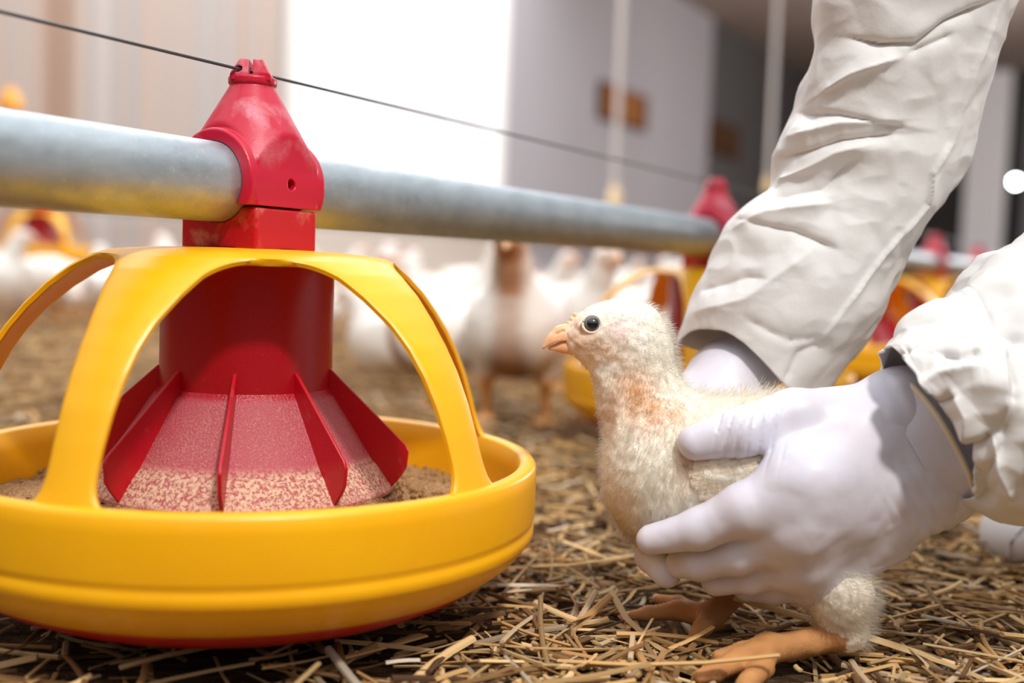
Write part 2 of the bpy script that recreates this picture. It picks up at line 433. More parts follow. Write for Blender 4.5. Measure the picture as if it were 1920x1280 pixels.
br = t.noise(t.coord((1, 1, 1)), 0.9, 3); t.l(t.mix(br, srgb(168, 166, 176), srgb(184, 182, 190)), t.b.inputs['Base Color'])
struct(wall_panel('wall_side', 922, 1310, m))
M['falloff_panel'] = mat('grey_panel_falloff', srgb(92, 90, 92), 0.7)  # darker grey paints in the light falloff along the side wall
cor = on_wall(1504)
struct(wall_panel('wall_far', 1310, tuple(cor + p_ * .2), M['falloff_panel']))
for xx, zz in ((528, 'left'), (921, 'right')):
    q = on_wall(xx)
    struct(MB().box(q + k_ * CEIL / 2 + n_ * .01, (0.03, 0.03, CEIL / 2), (p_, n_, k_)).build('trim_%d' % (1 if zz == 'left' else 2), M['cloth_seam'], smooth=False, angle=None))
# end wall with dark openings
M['black'] = mat('dark_opening', srgb(44, 42, 42), 0.8)
M['post'] = mat('white_post', srgb(248, 249, 255), 0.6)
M['ceil'] = mat('grey_brown_ceiling', srgb(150, 138, 132), 0.8)
struct(MB().box(cor + n_ * 5 + k_ * CEIL / 2 + p_ * .05, (0.05, 5.0, CEIL / 2), (p_, n_, k_)).build('wall_back', M['black'], smooth=False, angle=None))
def end_pt(x):                            # along the end wall
    s = (x - 960) / FPX
    tt = (s * cor[1] - cor[0]) / (n_[0] - s * n_[1]); return cor + n_ * tt
for i, (xa, xb) in enumerate(((1793, 1868), (1905, 1990))):
    a, b = end_pt(xa), end_pt(xb)
    struct(MB().box((a + b) / 2 + k_ * CEIL / 2 - p_ * .05, (0.05, np.linalg.norm(b - a) / 2, CEIL / 2), (p_, n_, k_)).build('trim_%d' % (i + 3), M['post'] if i == 0 else mat('grey_post', srgb(120, 120, 128), 0.6), smooth=False, angle=None))
q0 = on_wall(1000)
cl = MB(); cl.box(q0 + p_ * 6.2 + n_ * 4.5 + k_ * (CEIL + .05), (6.2, 4.9, 0.05), (p_, n_, k_))
struct(cl.build('ceiling', M['ceil'], smooth=False, angle=None))
M['vent'] = mat('brown_vent', srgb(150, 92, 36), 0.7); M['vent_dark'] = mat('dark_brown_vent', srgb(80, 48, 18), 0.7)
for px, py, w, h, lab in ((1146, 205, .44, .14, 'brown wall vent flap behind the nearer hanging tube'), (1336, 266, .40, .16, 'darker brown wall vent flap, farther along the grey wall')):
    q = on_wall(px); z = CAMZ + (495 + .0365 * (px - 960) - py) * q[1] / FPX
    e = empty('wall_vent', tuple(q + k_ * z), lab, 'vent')
    MB().box(n_ * .02, (w, .02, h), (p_, n_, k_)).build('vent_frame', M['vent_dark'], e, smooth=False, angle=None)
    MB().box(n_ * .05 - p_ * .05, (w * .8, .012, h * .84), (p_, n_, k_)).build('vent_flap', M['vent'] if px < 1300 else M['vent_dark'], e, smooth=False, angle=None)
# hanging tubes
M['tube'] = mat('pale_tube', srgb(196, 188, 186), 0.5); M['cream'] = mat('cream_cap', srgb(250, 222, 176), 0.5)
for px, py, lab in ((1146, 372, 'thin pale tube hanging from the ceiling in front of the nearer vent'), (1432, 348, 'thin pale tube hanging from the ceiling beside the raised white sleeve')):
    s = (px - 960) / FPX; Y = -2.5 / (s - math.tan(TH)); X = Y * s
    z = CAMZ + (495 + .0365 * (px - 960) - py) * Y / FPX
    X += math.sin(ROLL) * (CAMZ - z)
    e = empty('hanging_tube', (X, Y, z), lab, 'tube', 'tubes hanging from the ceiling')
    MB().tube([(0, 0, 0.04), (0, 0, CEIL - z + .0)], 0.016, 12).build('tube_pipe', M['tube'], e)
    MB().lathe([(0.001, -.06), (.024, -.055), (.03, -.02), (.026, .03), (.014, .06), (.001, .06)], 16).build('tube_cap', M['cream'], e)
# lamp far behind
q = at_depth(1891, 8.6, CAMZ + (529 - 342) * 8.6 / FPX); q[0] = (1891 - 960) / FPX * 8.6 - .035 * (529 - 342) / FPX * 8.6
e = empty('lamp', tuple(q), 'small bright round lamp glowing in the dark opening at the far right', 'lamp')
MB().lathe([(.001, -.03), (.02, -.022), (.03, 0), (.02, .022), (.001, .03)], 16).build('bulb', mat('lamp_glow', (1, 1, 1), emit=(.9, 1, 1), es=40), e)
MB().tube([(0, 0, .028), (0, 0, CEIL - q[2])], .006, 8).build('lamp_cord', M['black'], e)

# ------------------------------------------------------------------ pan feeder
FX, FY = -0.1569, 0.6603
Z = lambda z: CAMZ + z
def build_feeder():
    root = empty('pan_feeder', (FX, FY, 0))
    a, b = 0.0268, 0.0293
    def loc(p): return np.stack([p @ p_, p @ n_, p[:, 2] - CAMZ], 1)
    pz, pr = 0.0404, 0.0228
    def pipe(q): return np.hypot(q[:, 0] * 0 + q[:, 1], q[:, 2] - pz) - pr
    def f_cap(p):
        q = loc(p); r = np.hypot(q[:, 0], q[:, 1])
        cone = (r - (0.0125 + 0.585 * (0.0985 - q[:, 2]))) * 0.863
        d = smax(cone, box_sdf(q - [0, 0, .05], (a, b, .06), .0025), 0.0012)
        d = smax(d, q[:, 2] - 0.0995, 0.001)
        # rounded flange around the pipe on both ends, and the arch plate behind it
        rr = np.hypot(q[:, 1], q[:, 2] - pz)
        fl = np.hypot(np.maximum(np.abs(rr - .0262) - .0022, 0), np.maximum(np.abs(q[:, 0]) - (a + .0035), 0)) - 0.0018
        d = smin(d, fl, 0.0008)
        d = smin(d, np.hypot(np.maximum(r - .0128, 0), np.maximum(np.abs(q[:, 2] - .1005) - .0012, 0)) - .0012, .0006)
        d = np.maximum(d, 0.0277 - q[:, 2])
        d = np.maximum(d, -pipe(q))
        hole = np.maximum(np.hypot(q[:, 0] - .0015, q[:, 2] - .041) - .0033, b - .005 - q[:, 1])
        d = smax(d, -hole, 0.0006)
        return d
    v, f = nets(f_cap, (-.045, -.045, CAMZ + .026), (.045, .045, CAMZ + .105), 0.0007)
    cap = obj('clamp_cap', v, f, M['red_cap'], root)
    # prongs that hold the wire
    for s in (-1, 1):
        def f_pr(p):
            q = loc(p); ca_, sa_ = math.cos(.62), math.sin(.62); w_ = np.hypot(q[:, 1], q[:, 2] - .1062) - .0019; q = np.stack([q[:, 0] * ca_ - q[:, 1] * sa_, q[:, 0] * sa_ + q[:, 1] * ca_, q[:, 2]], 1); u = q[:, 1] * s
            d = np.maximum.reduce([np.abs(q[:, 0]) - (.0105 - .32 * np.maximum(q[:, 2] - .1045, 0)), .0016 - u, u - (.0112 - .55 * np.maximum(q[:, 2] - .103, 0)), q[:, 2] - .1118, .1005 - q[:, 2]])
            return np.maximum(d - 0.0005, -w_)
        v, f = nets(f_pr, (-.016, -.016, CAMZ + .099), (.016, .016, CAMZ + .114), 0.0006)
        obj('prong', v, f, M['red_cap'], cap)
    def f_base(p):
        q = loc(p)
        d = box_sdf(q - [0, 0, .0145], (a - .0006, b - .0004, .0122), .002)
        rr = np.hypot(q[:, 1], q[:, 2] - pz)
        d = np.maximum(d, -pipe(q))
        return d
    v, f = nets(f_base, (-.04, -.04, CAMZ), (.04, .04, CAMZ + .030), 0.0008)
    obj('clamp_base', v, f, M['red_base'], root)
    # tube
    MB().lathe([(.046, Z(-.001)), (.0494, Z(-.001)), (.0500, Z(-.006)), (.0500, Z(-.082)), (.0475, Z(-.083)), (.0475, Z(.0))], 96, True).build('drop_tube', M['red_tube'], root)
    MB().lathe([(.001, Z(-.0012)), (.047, Z(-.0012)), (.047, Z(-.004)), (.001, Z(-.004))], 64).build('tube_lid', M['red_base'], root)
    # cone
    prof = [(.0480, Z(-.074)), (.0508, Z(-.0785)), (.0770, Z(-.1185)), (.0800, Z(-.1215)), (.0895, Z(-.1345)), (.0893, Z(-.1365)), (.0875, Z(-.1360)), (.078, Z(-.1235)), (.046, Z(-.079))]
    cone = MB().lathe(prof, 128, True).build('feed_cone', M['cone'], root)
    for k in range(9):
        q = R(-84 + 40 * k); e = np.array([math.cos(q), math.sin(q), 0]); s = np.array([-math.sin(q), math.cos(q), 0])
        pr2 = [(.047, -.0655), (.0505, -.0655), (.0965, -.1085), (.0985, -.1125), (.0975, -.1225), (.0945, -.1275), (.0885, -.1350), (.0805, -.1240), (.047, -.079)]
        vv = [e * r + k_ * Z(z) + s * o for o in (-.0011, .0011) for r, z in pr2]; m_ = len(pr2)
        ff = [tuple(range(m_)), tuple(range(2 * m_ - 1, m_ - 1, -1))] + [(i, i + m_, (i + 1) % m_ + m_, (i + 1) % m_) for i in range(m_)]
        bevel(MB().add(vv, ff).build('fin', M['red_fin'], cone, angle=40), .0005, 2)
    # pan
    prof = [(.1640, -.1180), (.1652, -.1168), (.1685, -.1158), (.1722, -.1166), (.1738, -.1190), (.1742, -.1260), (.1742, -.1470), (.1739, -.1490), (.1731, -.1505),
            (.1731, -.1525), (.1739, -.1540), (.1738, -.1590), (.1715, -.1612), (.1700, -.1640), (.1655, -.1695), (.1565, -.1765), (.1540, -.1785), (.150, -.1785),
            (.150, -.172), (.158, -.164), (.1615, -.150), (.1622, -.130)]
    MB().lathe([(r, Z(z)) for r, z in prof], 160, True).build('pan', M['yellow'], root, angle=60)
    prof = [(.152, -.168), (.1520, -.179), (.1465, -.1840), (.1300, -.1920), (.105, -.1965), (.001, -.1970), (.001, -.168)]
    MB().lathe([(r, Z(z)) for r, z in prof], 128).build('pan_base', M['red_pan'], root, angle=60)
    # grill: dome with five legs
    P_ = [(.0300, .0036), (.0515, .0030), (.062, .0022), (.0735, .0012), (.0800, .0002), (.0865, -.0022), (.099, -.0095), (.112, -.0195), (.1255, -.0325), (.136, -.0450), (.145, -.0585), (.153, -.0740), (.159, -.0890), (.1645, -.1050), (.1688, -.1180)]
    P_ = np.array(P_)
    tt = np.concatenate([[0], np.cumsum(np.linalg.norm(np.diff(P_, axis=0), axis=1))]); 
    def prof_at(s): return np.interp(s, tt, P_[:, 0]), np.interp(s, tt, P_[:, 1])
    arch = tt[5] - .001
    def half(s):                                   # half width of a leg at arc length s, in metres
        r, z = prof_at(s); full = r * R(36)
        u = s - arch
        if u <= 0: return full
        w = .0098 + (full - .0098) * math.exp(-(u / .0115) ** .52) + 0.0022 * math.exp(-((u - .030) / .02) ** 2)
        e = tt[-1] - s
        w += .0085 * math.exp(-e / .0055)
        return min(w, full)
    legs = [R(-33 + 72 * k) for k in range(5)]
    NU = 24
    def shell(name, s_list, parent, centers):
        mb = MB(); th_ = .0040
        for q0 in centers:
            rows = []
            for s in s_list:
                r, z = prof_at(s); ha = half(s) / r
                ds = 1e-3; r2, z2 = prof_at(min(s + ds, tt[-1])); r1, z1 = prof_at(max(s - ds, 0))
                tr, tz = r2 - r1, z2 - z1; L = math.hypot(tr, tz); nr, nz = -tz / L, tr / L
                rows.append((r, z, ha, nr, nz, s))
            V = []; 
            for side in (0, 1):
                for r, z, ha, nr, nz, s in rows:
                    for i in range(NU + 1):
                        u = 2 * i / NU - 1
                        q = q0 + u * ha; 
                        edge = max(0.0, (abs(u) - .86) / .14) if s > arch else 0
                        bow = .0010 * (1 - u * u) * min(1, max(0, (s - arch) / .02)) - .0008 * edge * edge
                        o = (bow if side == 0 else -th_ + .0008 * edge * edge)
                        V.append(((r + nr * o) * math.cos(q), (r + nr * o) * math.sin(q), Z(z + nz * o)))
            n1 = len(rows) * (NU + 1); Fc = []
            for side in (0, 1):
                for j in range(len(rows) - 1):
                    for i in range(NU):
                        a0 = side * n1 + j * (NU + 1) + i
                        qd = (a0, a0 + 1, a0 + NU + 2, a0 + NU + 1)
                        Fc.append(qd if side else qd[::-1])
            loop = [j * (NU + 1) for j in range(len(rows))], [j * (NU + 1) + NU for j in range(len(rows))]
            for lp in loop:
                for j in range(len(lp) - 1): Fc.append((lp[j], lp[j + 1], lp[j + 1] + n1, lp[j] + n1))
            for j in (0, len(rows) - 1):
                for i in range(NU):
                    a0 = j * (NU + 1) + i; Fc.append((a0, a0 + 1, a0 + 1 + n1, a0 + n1))
            mb.add(V, Fc)
        return mb.build(name, M['yellow'], parent, angle=45)
    ring_s = list(np.linspace(0, arch, 9))
    g = shell('grill', ring_s, root, legs)
    leg_s = list(arch + (tt[-1] - arch) * np.linspace(0, 1, 80) ** 1.9)
    for q in legs: shell('grill_leg', leg_s, g, [q])
    return root
feeder = build_feeder()
tag(feeder, 'large sharp pan feeder with red hopper and yellow grill, nearest in the feeder row', 'feeder', 'pan feeders along the galvanised pipe')
def copy_tree(o, parent=None):
    c = o.copy(); COL.objects.link(c); c.parent = parent
    for ch in list(o.children): copy_tree(ch, c)
    return c
SP = 0.8031
flab = ['pan feeder second in the row, partly behind the chick and the raised sleeve', 'third pan feeder in the row, its yellow grill seen between the two white sleeves',
        'fourth pan feeder in the row, pink-red cap just right of the raised sleeve', 'fifth pan feeder in the row, small red cap beside the white post', 'farthest pan feeder in view, last red cap before the near sleeve edge']
for k in range(1, 6):
    c = copy_tree(feeder); c.location = np.array([FX, FY, 0]) + p_ * SP * k
    c.rotation_euler = (0, 0, 0); c['label'] = flab[k - 1]
c = copy_tree(feeder); c.location = (*at_depth(66, 4.0)[:2], 0.122); c['label'] = 'blurred pan feeder by the beige wall, under the left end of the pipe'; c['group'] = 'pan feeder of the far row'
O = np.array([FX, FY, 0])
pm = MB().tube([O + p_ * s + k_ * Z(.0404) for s in np.linspace(-1.6, 7.0, 27)], .0225, 48)
pipe = pm.build('feed_pipe', M['steel']); pipe.data.update()
tag(pipe, 'long galvanised steel feed pipe running through the red feeder caps', 'pipe')
wr = MB().tube([O + p_ * s + k_ * Z(.1062) for s in np.linspace(-1.6, 7.0, 14)], .00095, 8).build('tension_wire', M['wire'])
tag(wr, 'thin dark steel wire stretched above the feed pipe', 'wire')
q = at_depth(66, 4.0)
pw = MB().tube([q + p_ * s + k_ * Z(.0404 + .122) for s in (-1.5, 6.6)], .0225, 16).build('feed_pipe', M['steel'])
tag(pw, 'far feed pipe along the beige wall, almost hidden behind the near pipe', 'pipe')
# orange pulley on a cord
q = at_depth(20, 4.0); z = CAMZ + (461 - 192) * 4.0 / FPX; q[0] += math.sin(ROLL) * (CAMZ - z)
e = empty('pulley', (q[0], q[1], z), 'small orange pulley hanging above the left end of the pipe', 'pulley')
MB().lathe([(.001, -.05), (.035, -.045), (.045, -.02), (.03, .02), (.012, .045), (.001, .048)], 20).build('pulley_body', mat('orange_plastic', srgb(250, 170, 60), .5), e)
MB().tube([(0, 0, .045), (0, 0, CEIL - z)], .004, 8).build('pulley_cord', M['tube'], e)
# mash lying in the pans
def mash(name, seed, nr, na):
    V = []; Fc = []
    for i in range(nr):
        r = .050 + (.1605 - .050) * i / (nr - 1)
        for k in range(na):
            q = 2 * math.pi * k / na; V.append((r * math.cos(q), r * math.sin(q), 0))
    V = np.array(V); r = np.hypot(V[:, 0], V[:, 1])
    base = np.interp(r, [.05, .088, .105, .13, .1605], [-.138, -.1385, -.1415, -.1465, -.1475])
    h = vnoise(V * 26 + seed, 1) * .0045 + vnoise(V * 75 + seed, 2) * .0022 + vnoise(V * 260, 3) * .0012
    V[:, 2] = CAMZ + base + h
    for i in range(nr - 1):
        for k in range(na):
            k2 = (k + 1) % na; Fc.append((i * na + k, i * na + k2, (i + 1) * na + k2, (i + 1) * na + k))
    o = obj(name, V, [f[::-1] for f in Fc][::1], M['mash'])
    bm = bmesh.new(); bm.from_mesh(o.data); bmesh.ops.recalc_face_normals(bm, faces=bm.faces); bm.to_mesh(o.data); bm.free()
    o.data.flip_normals() if o.data.polygons[0].normal.z < 0 else None
    return o
fm = mash('feed_mash', 0.0, 60, 300); fm.location = (FX, FY, 0)
tag(fm, 'brown crumbly feed mash lying in the nearest yellow pan', 'feed', None, 'stuff')
# crumbs on top of the mash
def crumbs():
    V = []; Fc = []; mb = MB(); ico = bmesh.new(); bmesh.ops.create_icosphere(ico, subdivisions=1, radius=1)
    iv = np.array([v.co[:] for v in ico.verts]); jf = [tuple(v.index for v in f.verts) for f in ico.faces]; ico.free()
    for i in range(900):
        r = .088 + (.156 - .088) * random.random() ** 1.3; q = random.random() * 2 * math.pi
        z = np.interp(r, [.05, .088, .105, .13, .1605], [-.138, -.1385, -.1415, -.1465, -.1475]) + random.random() * .003
        s = random.uniform(.0006, .0021)
        w = iv * s * rng.uniform(.7, 1.3, (1, 3)) * rng.uniform(.8, 1.2, (len(iv), 1))
        mb.add(w + np.array([r * math.cos(q), r * math.sin(q), CAMZ + z]), jf)
    return mb.build('feed_crumbs', M['mash'], None, smooth=False, angle=None)
fc = crumbs(); fc.location = (FX, FY, 0); tag(fc, 'loose feed crumbs scattered on the mash in the nearest pan', 'feed', None, 'stuff')
fm2 = mash('feed_mash', 5.0, 20, 90); fm2.location = O + p_ * SP; tag(fm2, 'feed mash in the pan of the second feeder in the row', 'feed', None, 'stuff')

# ------------------------------------------------------------------ organic helpers
def pix(p):                                   # image column, row and depth of world points
    q = p - CAM; d = q @ F_
    return 960 + FPX * (q @ R_) / d, 640 - FPX * (q @ U_) / d, d
def C(*pts): return [P(*q[:3]) for q in pts], [q[3] * .001 for q in pts]
def chainp(p, pts, k=.004): a, r = C(*pts); return chain_sdf(p, a, r, k)
AX = np.stack([R_, U_, F_])
def bounds(pts, pad):
    a = np.array([P(*q[:3]) for q in pts]); return a.min(0) - pad, a.max(0) + pad
def hit(f, x, y, d0=.45, d1=.9):
    D = d0
    for _ in range(80):
        s = float(f(P(x, y, D)[None])[0])
        if s < 5e-5 or D > d1: break
        D += s * .9
    return P(x, y, D)
def displace(v, f, fn):
    _, g = grad(f, v, .0006); return v + g * fn(v)[:, None]

# ------------------------------------------------------------------ the chick
chick = empty('chick', tuple(ground_at(1440, 1190, 0)), 'small cream fluffy chick held between the white gloved hands', 'chick')
CH = chick.location.copy()
GP = lambda x, y, z=.012: tuple((x, y, float((ground_at(x, y, z) - CAM) @ F_)))
nf = GP(1440, 1215, .017); ff = GP(1330, 1158, .016)
def leg_parts(p):
    d = chainp(p, [(1588, 1186, .608, 8.5), (1520, 1203, .606, 7), (*nf, 7.2)], .003)
    for pts in ([(*nf, 7), (*GP(1385, 1238, .017), 6), (*GP(1340, 1258, .015), 5), (*GP(1312, 1268, .013), 3.6)],
                [(*nf, 7), (*GP(1428, 1250, .016), 6), (*GP(1396, 1286, .014), 5)],
                [(*nf, 6), (*GP(1392, 1220, .016), 4.6), (*GP(1348, 1231, .014), 3.8)],
                [(*nf, 6), (*GP(1478, 1222, .014), 4), (*GP(1500, 1226, .012), 3)]):
        d = smin(d, chainp(p, pts, .003), .004)
    d2 = chainp(p, [(1420, 1060, .668, 9), (1385, 1105, .664, 7.5), (*ff, 7.5)], .003)
    for pts in ([(*ff, 7), (*GP(1270, 1144, .016), 5.6), (*GP(1215, 1150, .013), 4.2), (*GP(1185, 1154, .012), 3.0)],
                [(*ff, 7), (*GP(1318, 1176, .016), 5), (*GP(1303, 1190, .013), 3.8)],
                [(*ff, 6), (*GP(1272, 1132, .016), 4.8), (*GP(1236, 1124, .014), 3.4)]):
        d2 = smin(d2, chainp(p, pts, .003), .004)
    return np.minimum(d, d2)
def chick_body(p):
    d = ell_sdf(p, P(1166, 620, .632), AX, (.0245, .0185, .0155))
    d = smin(d, ell_sdf(p, P(1108, 633, .632), AX, (.0150, .0128, .0108)), .010)
    d = smin(d, chainp(p, [(1126, 664, .632, 8), (1168, 740, .633, 14)], .006), .010)
    d = smin(d, chainp(p, [(1190, 655, .632, 17), (1203, 780, .634, 19.5)], .006), .008)
    d = smin(d, chainp(p, [(1216, 650, .632, 12), (1236, 775, .638, 17)], .006), .008)
    d = smin(d, ell_sdf(p, P(1228, 878, .630), AX, (.0268, .0395, .029)), .018)
    d = smin(d, ell_sdf(p, P(1400, 892, .632), AX, (.074, .0445, .040)), .022)
    d = smin(d, chainp(p, [(1500, 850, .632, 30), (1650, 850, .632, 12)], .006), .015)
    d = smin(d, chainp(p, [(1490, 965, .612, 24), (1572, 1110, .608, 16.5), (1592, 1182, .608, 10.5)], .010), .012)
    d = smin(d, chainp(p, [(1430, 980, .655, 22), (1425, 1060, .664, 11)], .010), .012)
    # folded wing
    d = smin(d, ell_sdf(p, P(1400, 884, .600), AX, (.0345, .0160, .0125)), .002)
    return smin(d, leg_parts(p), .005)
lo, hi = bounds([(1030, 540, .64), (1690, 540, .62), (1690, 1290, .56), (1150, 1290, .70), (1160, 900, .70)], .012)
v, f = nets(chick_body, lo, hi, .00115)
def chick_bumps(v):
    x, y, d = pix(v)
    leg = np.abs(leg_parts(v)) < .0012
    b = vnoise(v * 210, 5) * .0007 + vnoise(v * 420, 6) * .0004
    fold = np.exp(-((np.abs(x - 1165) / 60) ** 2)) * np.exp(-((y - 770) / 70) ** 2) * np.sin(x * .16 + y * .03) * .0009
    lg = np.sin(x * .9 + y * .35) * .00016
    return np.where(leg, lg, b + fold)
v = displace(v, chick_body, chick_bumps)
x, y, dd = pix(v); leg = (leg_parts(v) < .0012) & (y > 1085)
def blob(x, y, cx, cy, rx, ry): return np.exp(-(((x - cx) / rx) ** 2 + ((y - cy) / ry) ** 2))
nz = vnoise(v * 160, 9) * .5 + .5; nz2 = vnoise(v * 420, 12) * .5 + .5
cream = np.array(srgb(254, 247, 234)); peach = np.array(srgb(228, 178, 134)); pink = np.array(srgb(244, 214, 188)); tan = np.array(srgb(190, 134, 82)); brown = np.array(srgb(150, 100, 62))
def mixc(a, b, t): return a + (b - a) * np.clip(t, 0, 1)[:, None]
col = np.tile(cream, (len(v), 1))
face = np.maximum(blob(x, y, 1092, 628, 40, 42), blob(x, y, 1120, 660, 45, 22))
col = mixc(col, pink, face * 1.3 * (.6 + .5 * nz))
col = mixc(col, brown, (blob(x, y, 1088, 612, 14, 14) + blob(x, y, 1115, 648, 34, 14)) * (nz2 > .5) * .55)
col = mixc(col, np.array(srgb(248, 222, 216)), blob(x, y, 1160, 622, 20, 24))
neck = np.maximum.reduce([blob(x, y, 1192, 742, 44, 50), blob(x, y, 1225, 775, 42, 40) * .9, blob(x, y, 1150, 760, 22, 60) * .6, blob(x, y, 1265, 780, 26, 22) * .8, blob(x, y, 1170, 960, 30, 60) * .5, blob(x, y, 1290, 850, 22, 60) * .9])
col = mixc(col, peach, neck * (.65 + .6 * nz)); col = mixc(col, brown, neck * (nz2 > .62) * .30)
col = mixc(col, np.array(srgb(196, 160, 130)), blob(x, y, 1600, 1150, 60, 60) * .35)
col[leg] = (tan * (.85 + .3 * nz[:, None]))[leg]
body = obj('body', v - np.array(CH), f, M['skin'], chick, True, None, col)
body.data.update()
# down
def down(v, f, col, N, seed):
    g = np.random.default_rng(seed)
    a, b, c_ = v[f[:, 0]], v[f[:, 1]], v[f[:, 2]]
    ar = np.linalg.norm(np.cross(b - a, v[f[:, 3]] - v[f[:, 1]]), axis=1); cenx, ceny, _ = pix((a + c_) / 2)
    legm = (leg_parts((a + c_) / 2) < .0025) & (ceny > 1085)
    beakm = (cenx < 1075) & (ceny > 608) & (ceny < 675)
    eye = ((cenx - 1110) ** 2 + (ceny - 607) ** 2) < 24 ** 2
    wgt = ar * ~legm * ~beakm * ~eye
    wgt = wgt * np.where(blob(cenx, ceny, 1100, 632, 45, 40) > .4, .7, 1.0) * np.where(cenx > 1480, np.where(ceny < 1060, .15, .8), 1.0)
    i = g.choice(len(f), N, p=wgt / wgt.sum()); t = g.random((N, 2))
    V4 = [v[f[i, k]] for k in range(4)]
    root = (V4[0] * ((1 - t[:, :1]) * (1 - t[:, 1:])) + V4[1] * (t[:, :1] * (1 - t[:, 1:])) + V4[2] * (t[:, :1] * t[:, 1:]) + V4[3] * ((1 - t[:, :1]) * t[:, 1:]))
    nrm = np.cross(V4[1] - V4[0], V4[3] - V4[0]); nrm /= np.maximum(np.linalg.norm(nrm, axis=1, keepdims=True), 1e-12)
    x, y, _ = pix(root)
    L = .0026 + .0022 * np.clip((x - 1150) / 100, 0, 1) + .002 * np.clip((y - 700) / 150, 0, 1)
    L = L + .0085 * blob(x, y, 1390, 735, 70, 30)
    L = np.where(blob(x, y, 1095, 635, 60, 45) > .35, .0014, L)
    L = np.where(blob(x, y, 1150, 600, 70, 60) > .5, np.minimum(L, .0026), L)
    L = L * np.where(neckw(x, y) > .5, .7, 1) * g.uniform(.5, 1.35, N)
    comb = np.where((y < 700)[:, None], R_ * .9 - U_ * .25, np.where((x < 1290)[:, None], -U_ * .8 + R_ * .15, R_ * .8 - U_ * .25))
    dirn = nrm * .62 + comb * .62 + g.normal(0, .26, (N, 3)); dirn /= np.linalg.norm(dirn, axis=1, keepdims=True)
    dirn = np.where((np.einsum('ij,ij->i', dirn, nrm) < .12)[:, None], dirn + nrm * .35, dirn)
    tilt = np.cross(dirn, nrm); side = tilt + (nrm - dirn * np.einsum('ij,ij->i', nrm, dirn)[:, None]) * g.normal(0, .55, (N, 1)); side /= np.linalg.norm(side, axis=1, keepdims=True)
    w = g.uniform(.00006, .00013, N)
    bend = (comb * .35 + g.normal(0, .2, (N, 3)))
    p0 = root - nrm * .0003; p1 = root + dirn * (L * .5)[:, None]; p2 = root + dirn * (L * .9)[:, None] + bend * (L * .28)[:, None]
    V = np.stack([p0 - side * w[:, None], p0 + side * w[:, None], p1 - side * (w * .8)[:, None], p1 + side * (w * .8)[:, None], p2 - side * (w * .25)[:, None], p2 + side * (w * .25)[:, None]], 1)
    base = np.arange(N) * 6
    F = np.concatenate([np.stack([base, base + 1, base + 3, base + 2], 1), np.stack([base + 2, base + 3, base + 5, base + 4], 1)])
    cc = col[f[i, 0]]; wh = np.array(srgb(255, 250, 236)); cc = cc + (wh - cc) * (.55 + .3 * g.random((N, 1)))
    thin = (neckw(x, y) > .45) & (g.random(N) < .5); cc[thin] = col[f[i, 0]][thin] * 1.0
    return V.reshape(-1, 3), F, np.repeat(cc, 6, 0), np.repeat(nrm * .8 + dirn * .2, 6, 0)
def neckw(x, y): return np.maximum(blob(x, y, 1192, 742, 44, 50), blob(x, y, 1225, 775, 42, 40))
dv, df, dc, dn = down(v, f, col, 48000, 21)
dw = obj('down', dv - np.array(CH), df, M['down'], chick, True, None, dc); tag(dw, None, None, None, 'stuff')
dn /= np.linalg.norm(dn, axis=1, keepdims=True); na = dw.data.attributes.new('lie', 'FLOAT_VECTOR', 'POINT'); na.data.foreach_set('vector', dn.astype(np.float32).ravel())
# wing feathers
def feather(pts, wd, name='wing_feather'):
    """flat tapered feather laid on the side of the body along image points"""
    pts = [np.array(hit(chick_body, x, y)) - F_ * .0007 for x, y in pts]
    a, b, c_ = pts; V = []; Fc = []; n = 10
    for i in range(n + 1):
        t = i / n; q = (1 - t) ** 2 * a + 2 * t * (1 - t) * b + t * t * c_; tg = 2 * (1 - t) * (b - a) + 2 * t * (c_ - b); tg /= np.linalg.norm(tg)
        sd_ = np.cross(tg, -F_); sd_ /= np.linalg.norm(sd_); ww = wd * math.sin(math.pi * min(.97, .12 + .8 * t ** .8)) ** .6
        for o, z in ((-1, 0), (-.5, .0005), (0, .0009), (.5, .0005), (1, 0)): V.append(q + sd_ * ww * o - F_ * z)
    for i in range(n):
        for k in range(4): Fc.append((i * 5 + k, i * 5 + k + 1, i * 5 + k + 6, i * 5 + k + 5))
    return obj(name, np.array(V) - np.array(CH), Fc, M['feather'], chick)
m = mat('wing_feather', srgb(250, 236, 214), 0.75, 0.3, sss=.1); t = NT(m); c = t.coord()
t.l(t.mix(t.ramp(t.noise(t.coord((1, 1, 4)), 120, 4, .7), [(.5, 0.0), (.72, .55)]), srgb(250, 234, 210), srgb(186, 138, 98)), t.b.inputs['Base Color'])
t.bump(t.noise(t.coord((1, 1, 6)), 300, 3, .6), .5, .001); M['feather'] = m
for i in range(11):
    yo = i * 8.5
    feather([(1293 + 14 * abs(i - 5) / 5 + random.uniform(-5, 5), 846 + yo), (1365 + random.uniform(-12, 12), 850 + yo * .85), (1440 + random.uniform(-25, 18), 836 + yo * .72)], random.uniform(.0024, .0036))
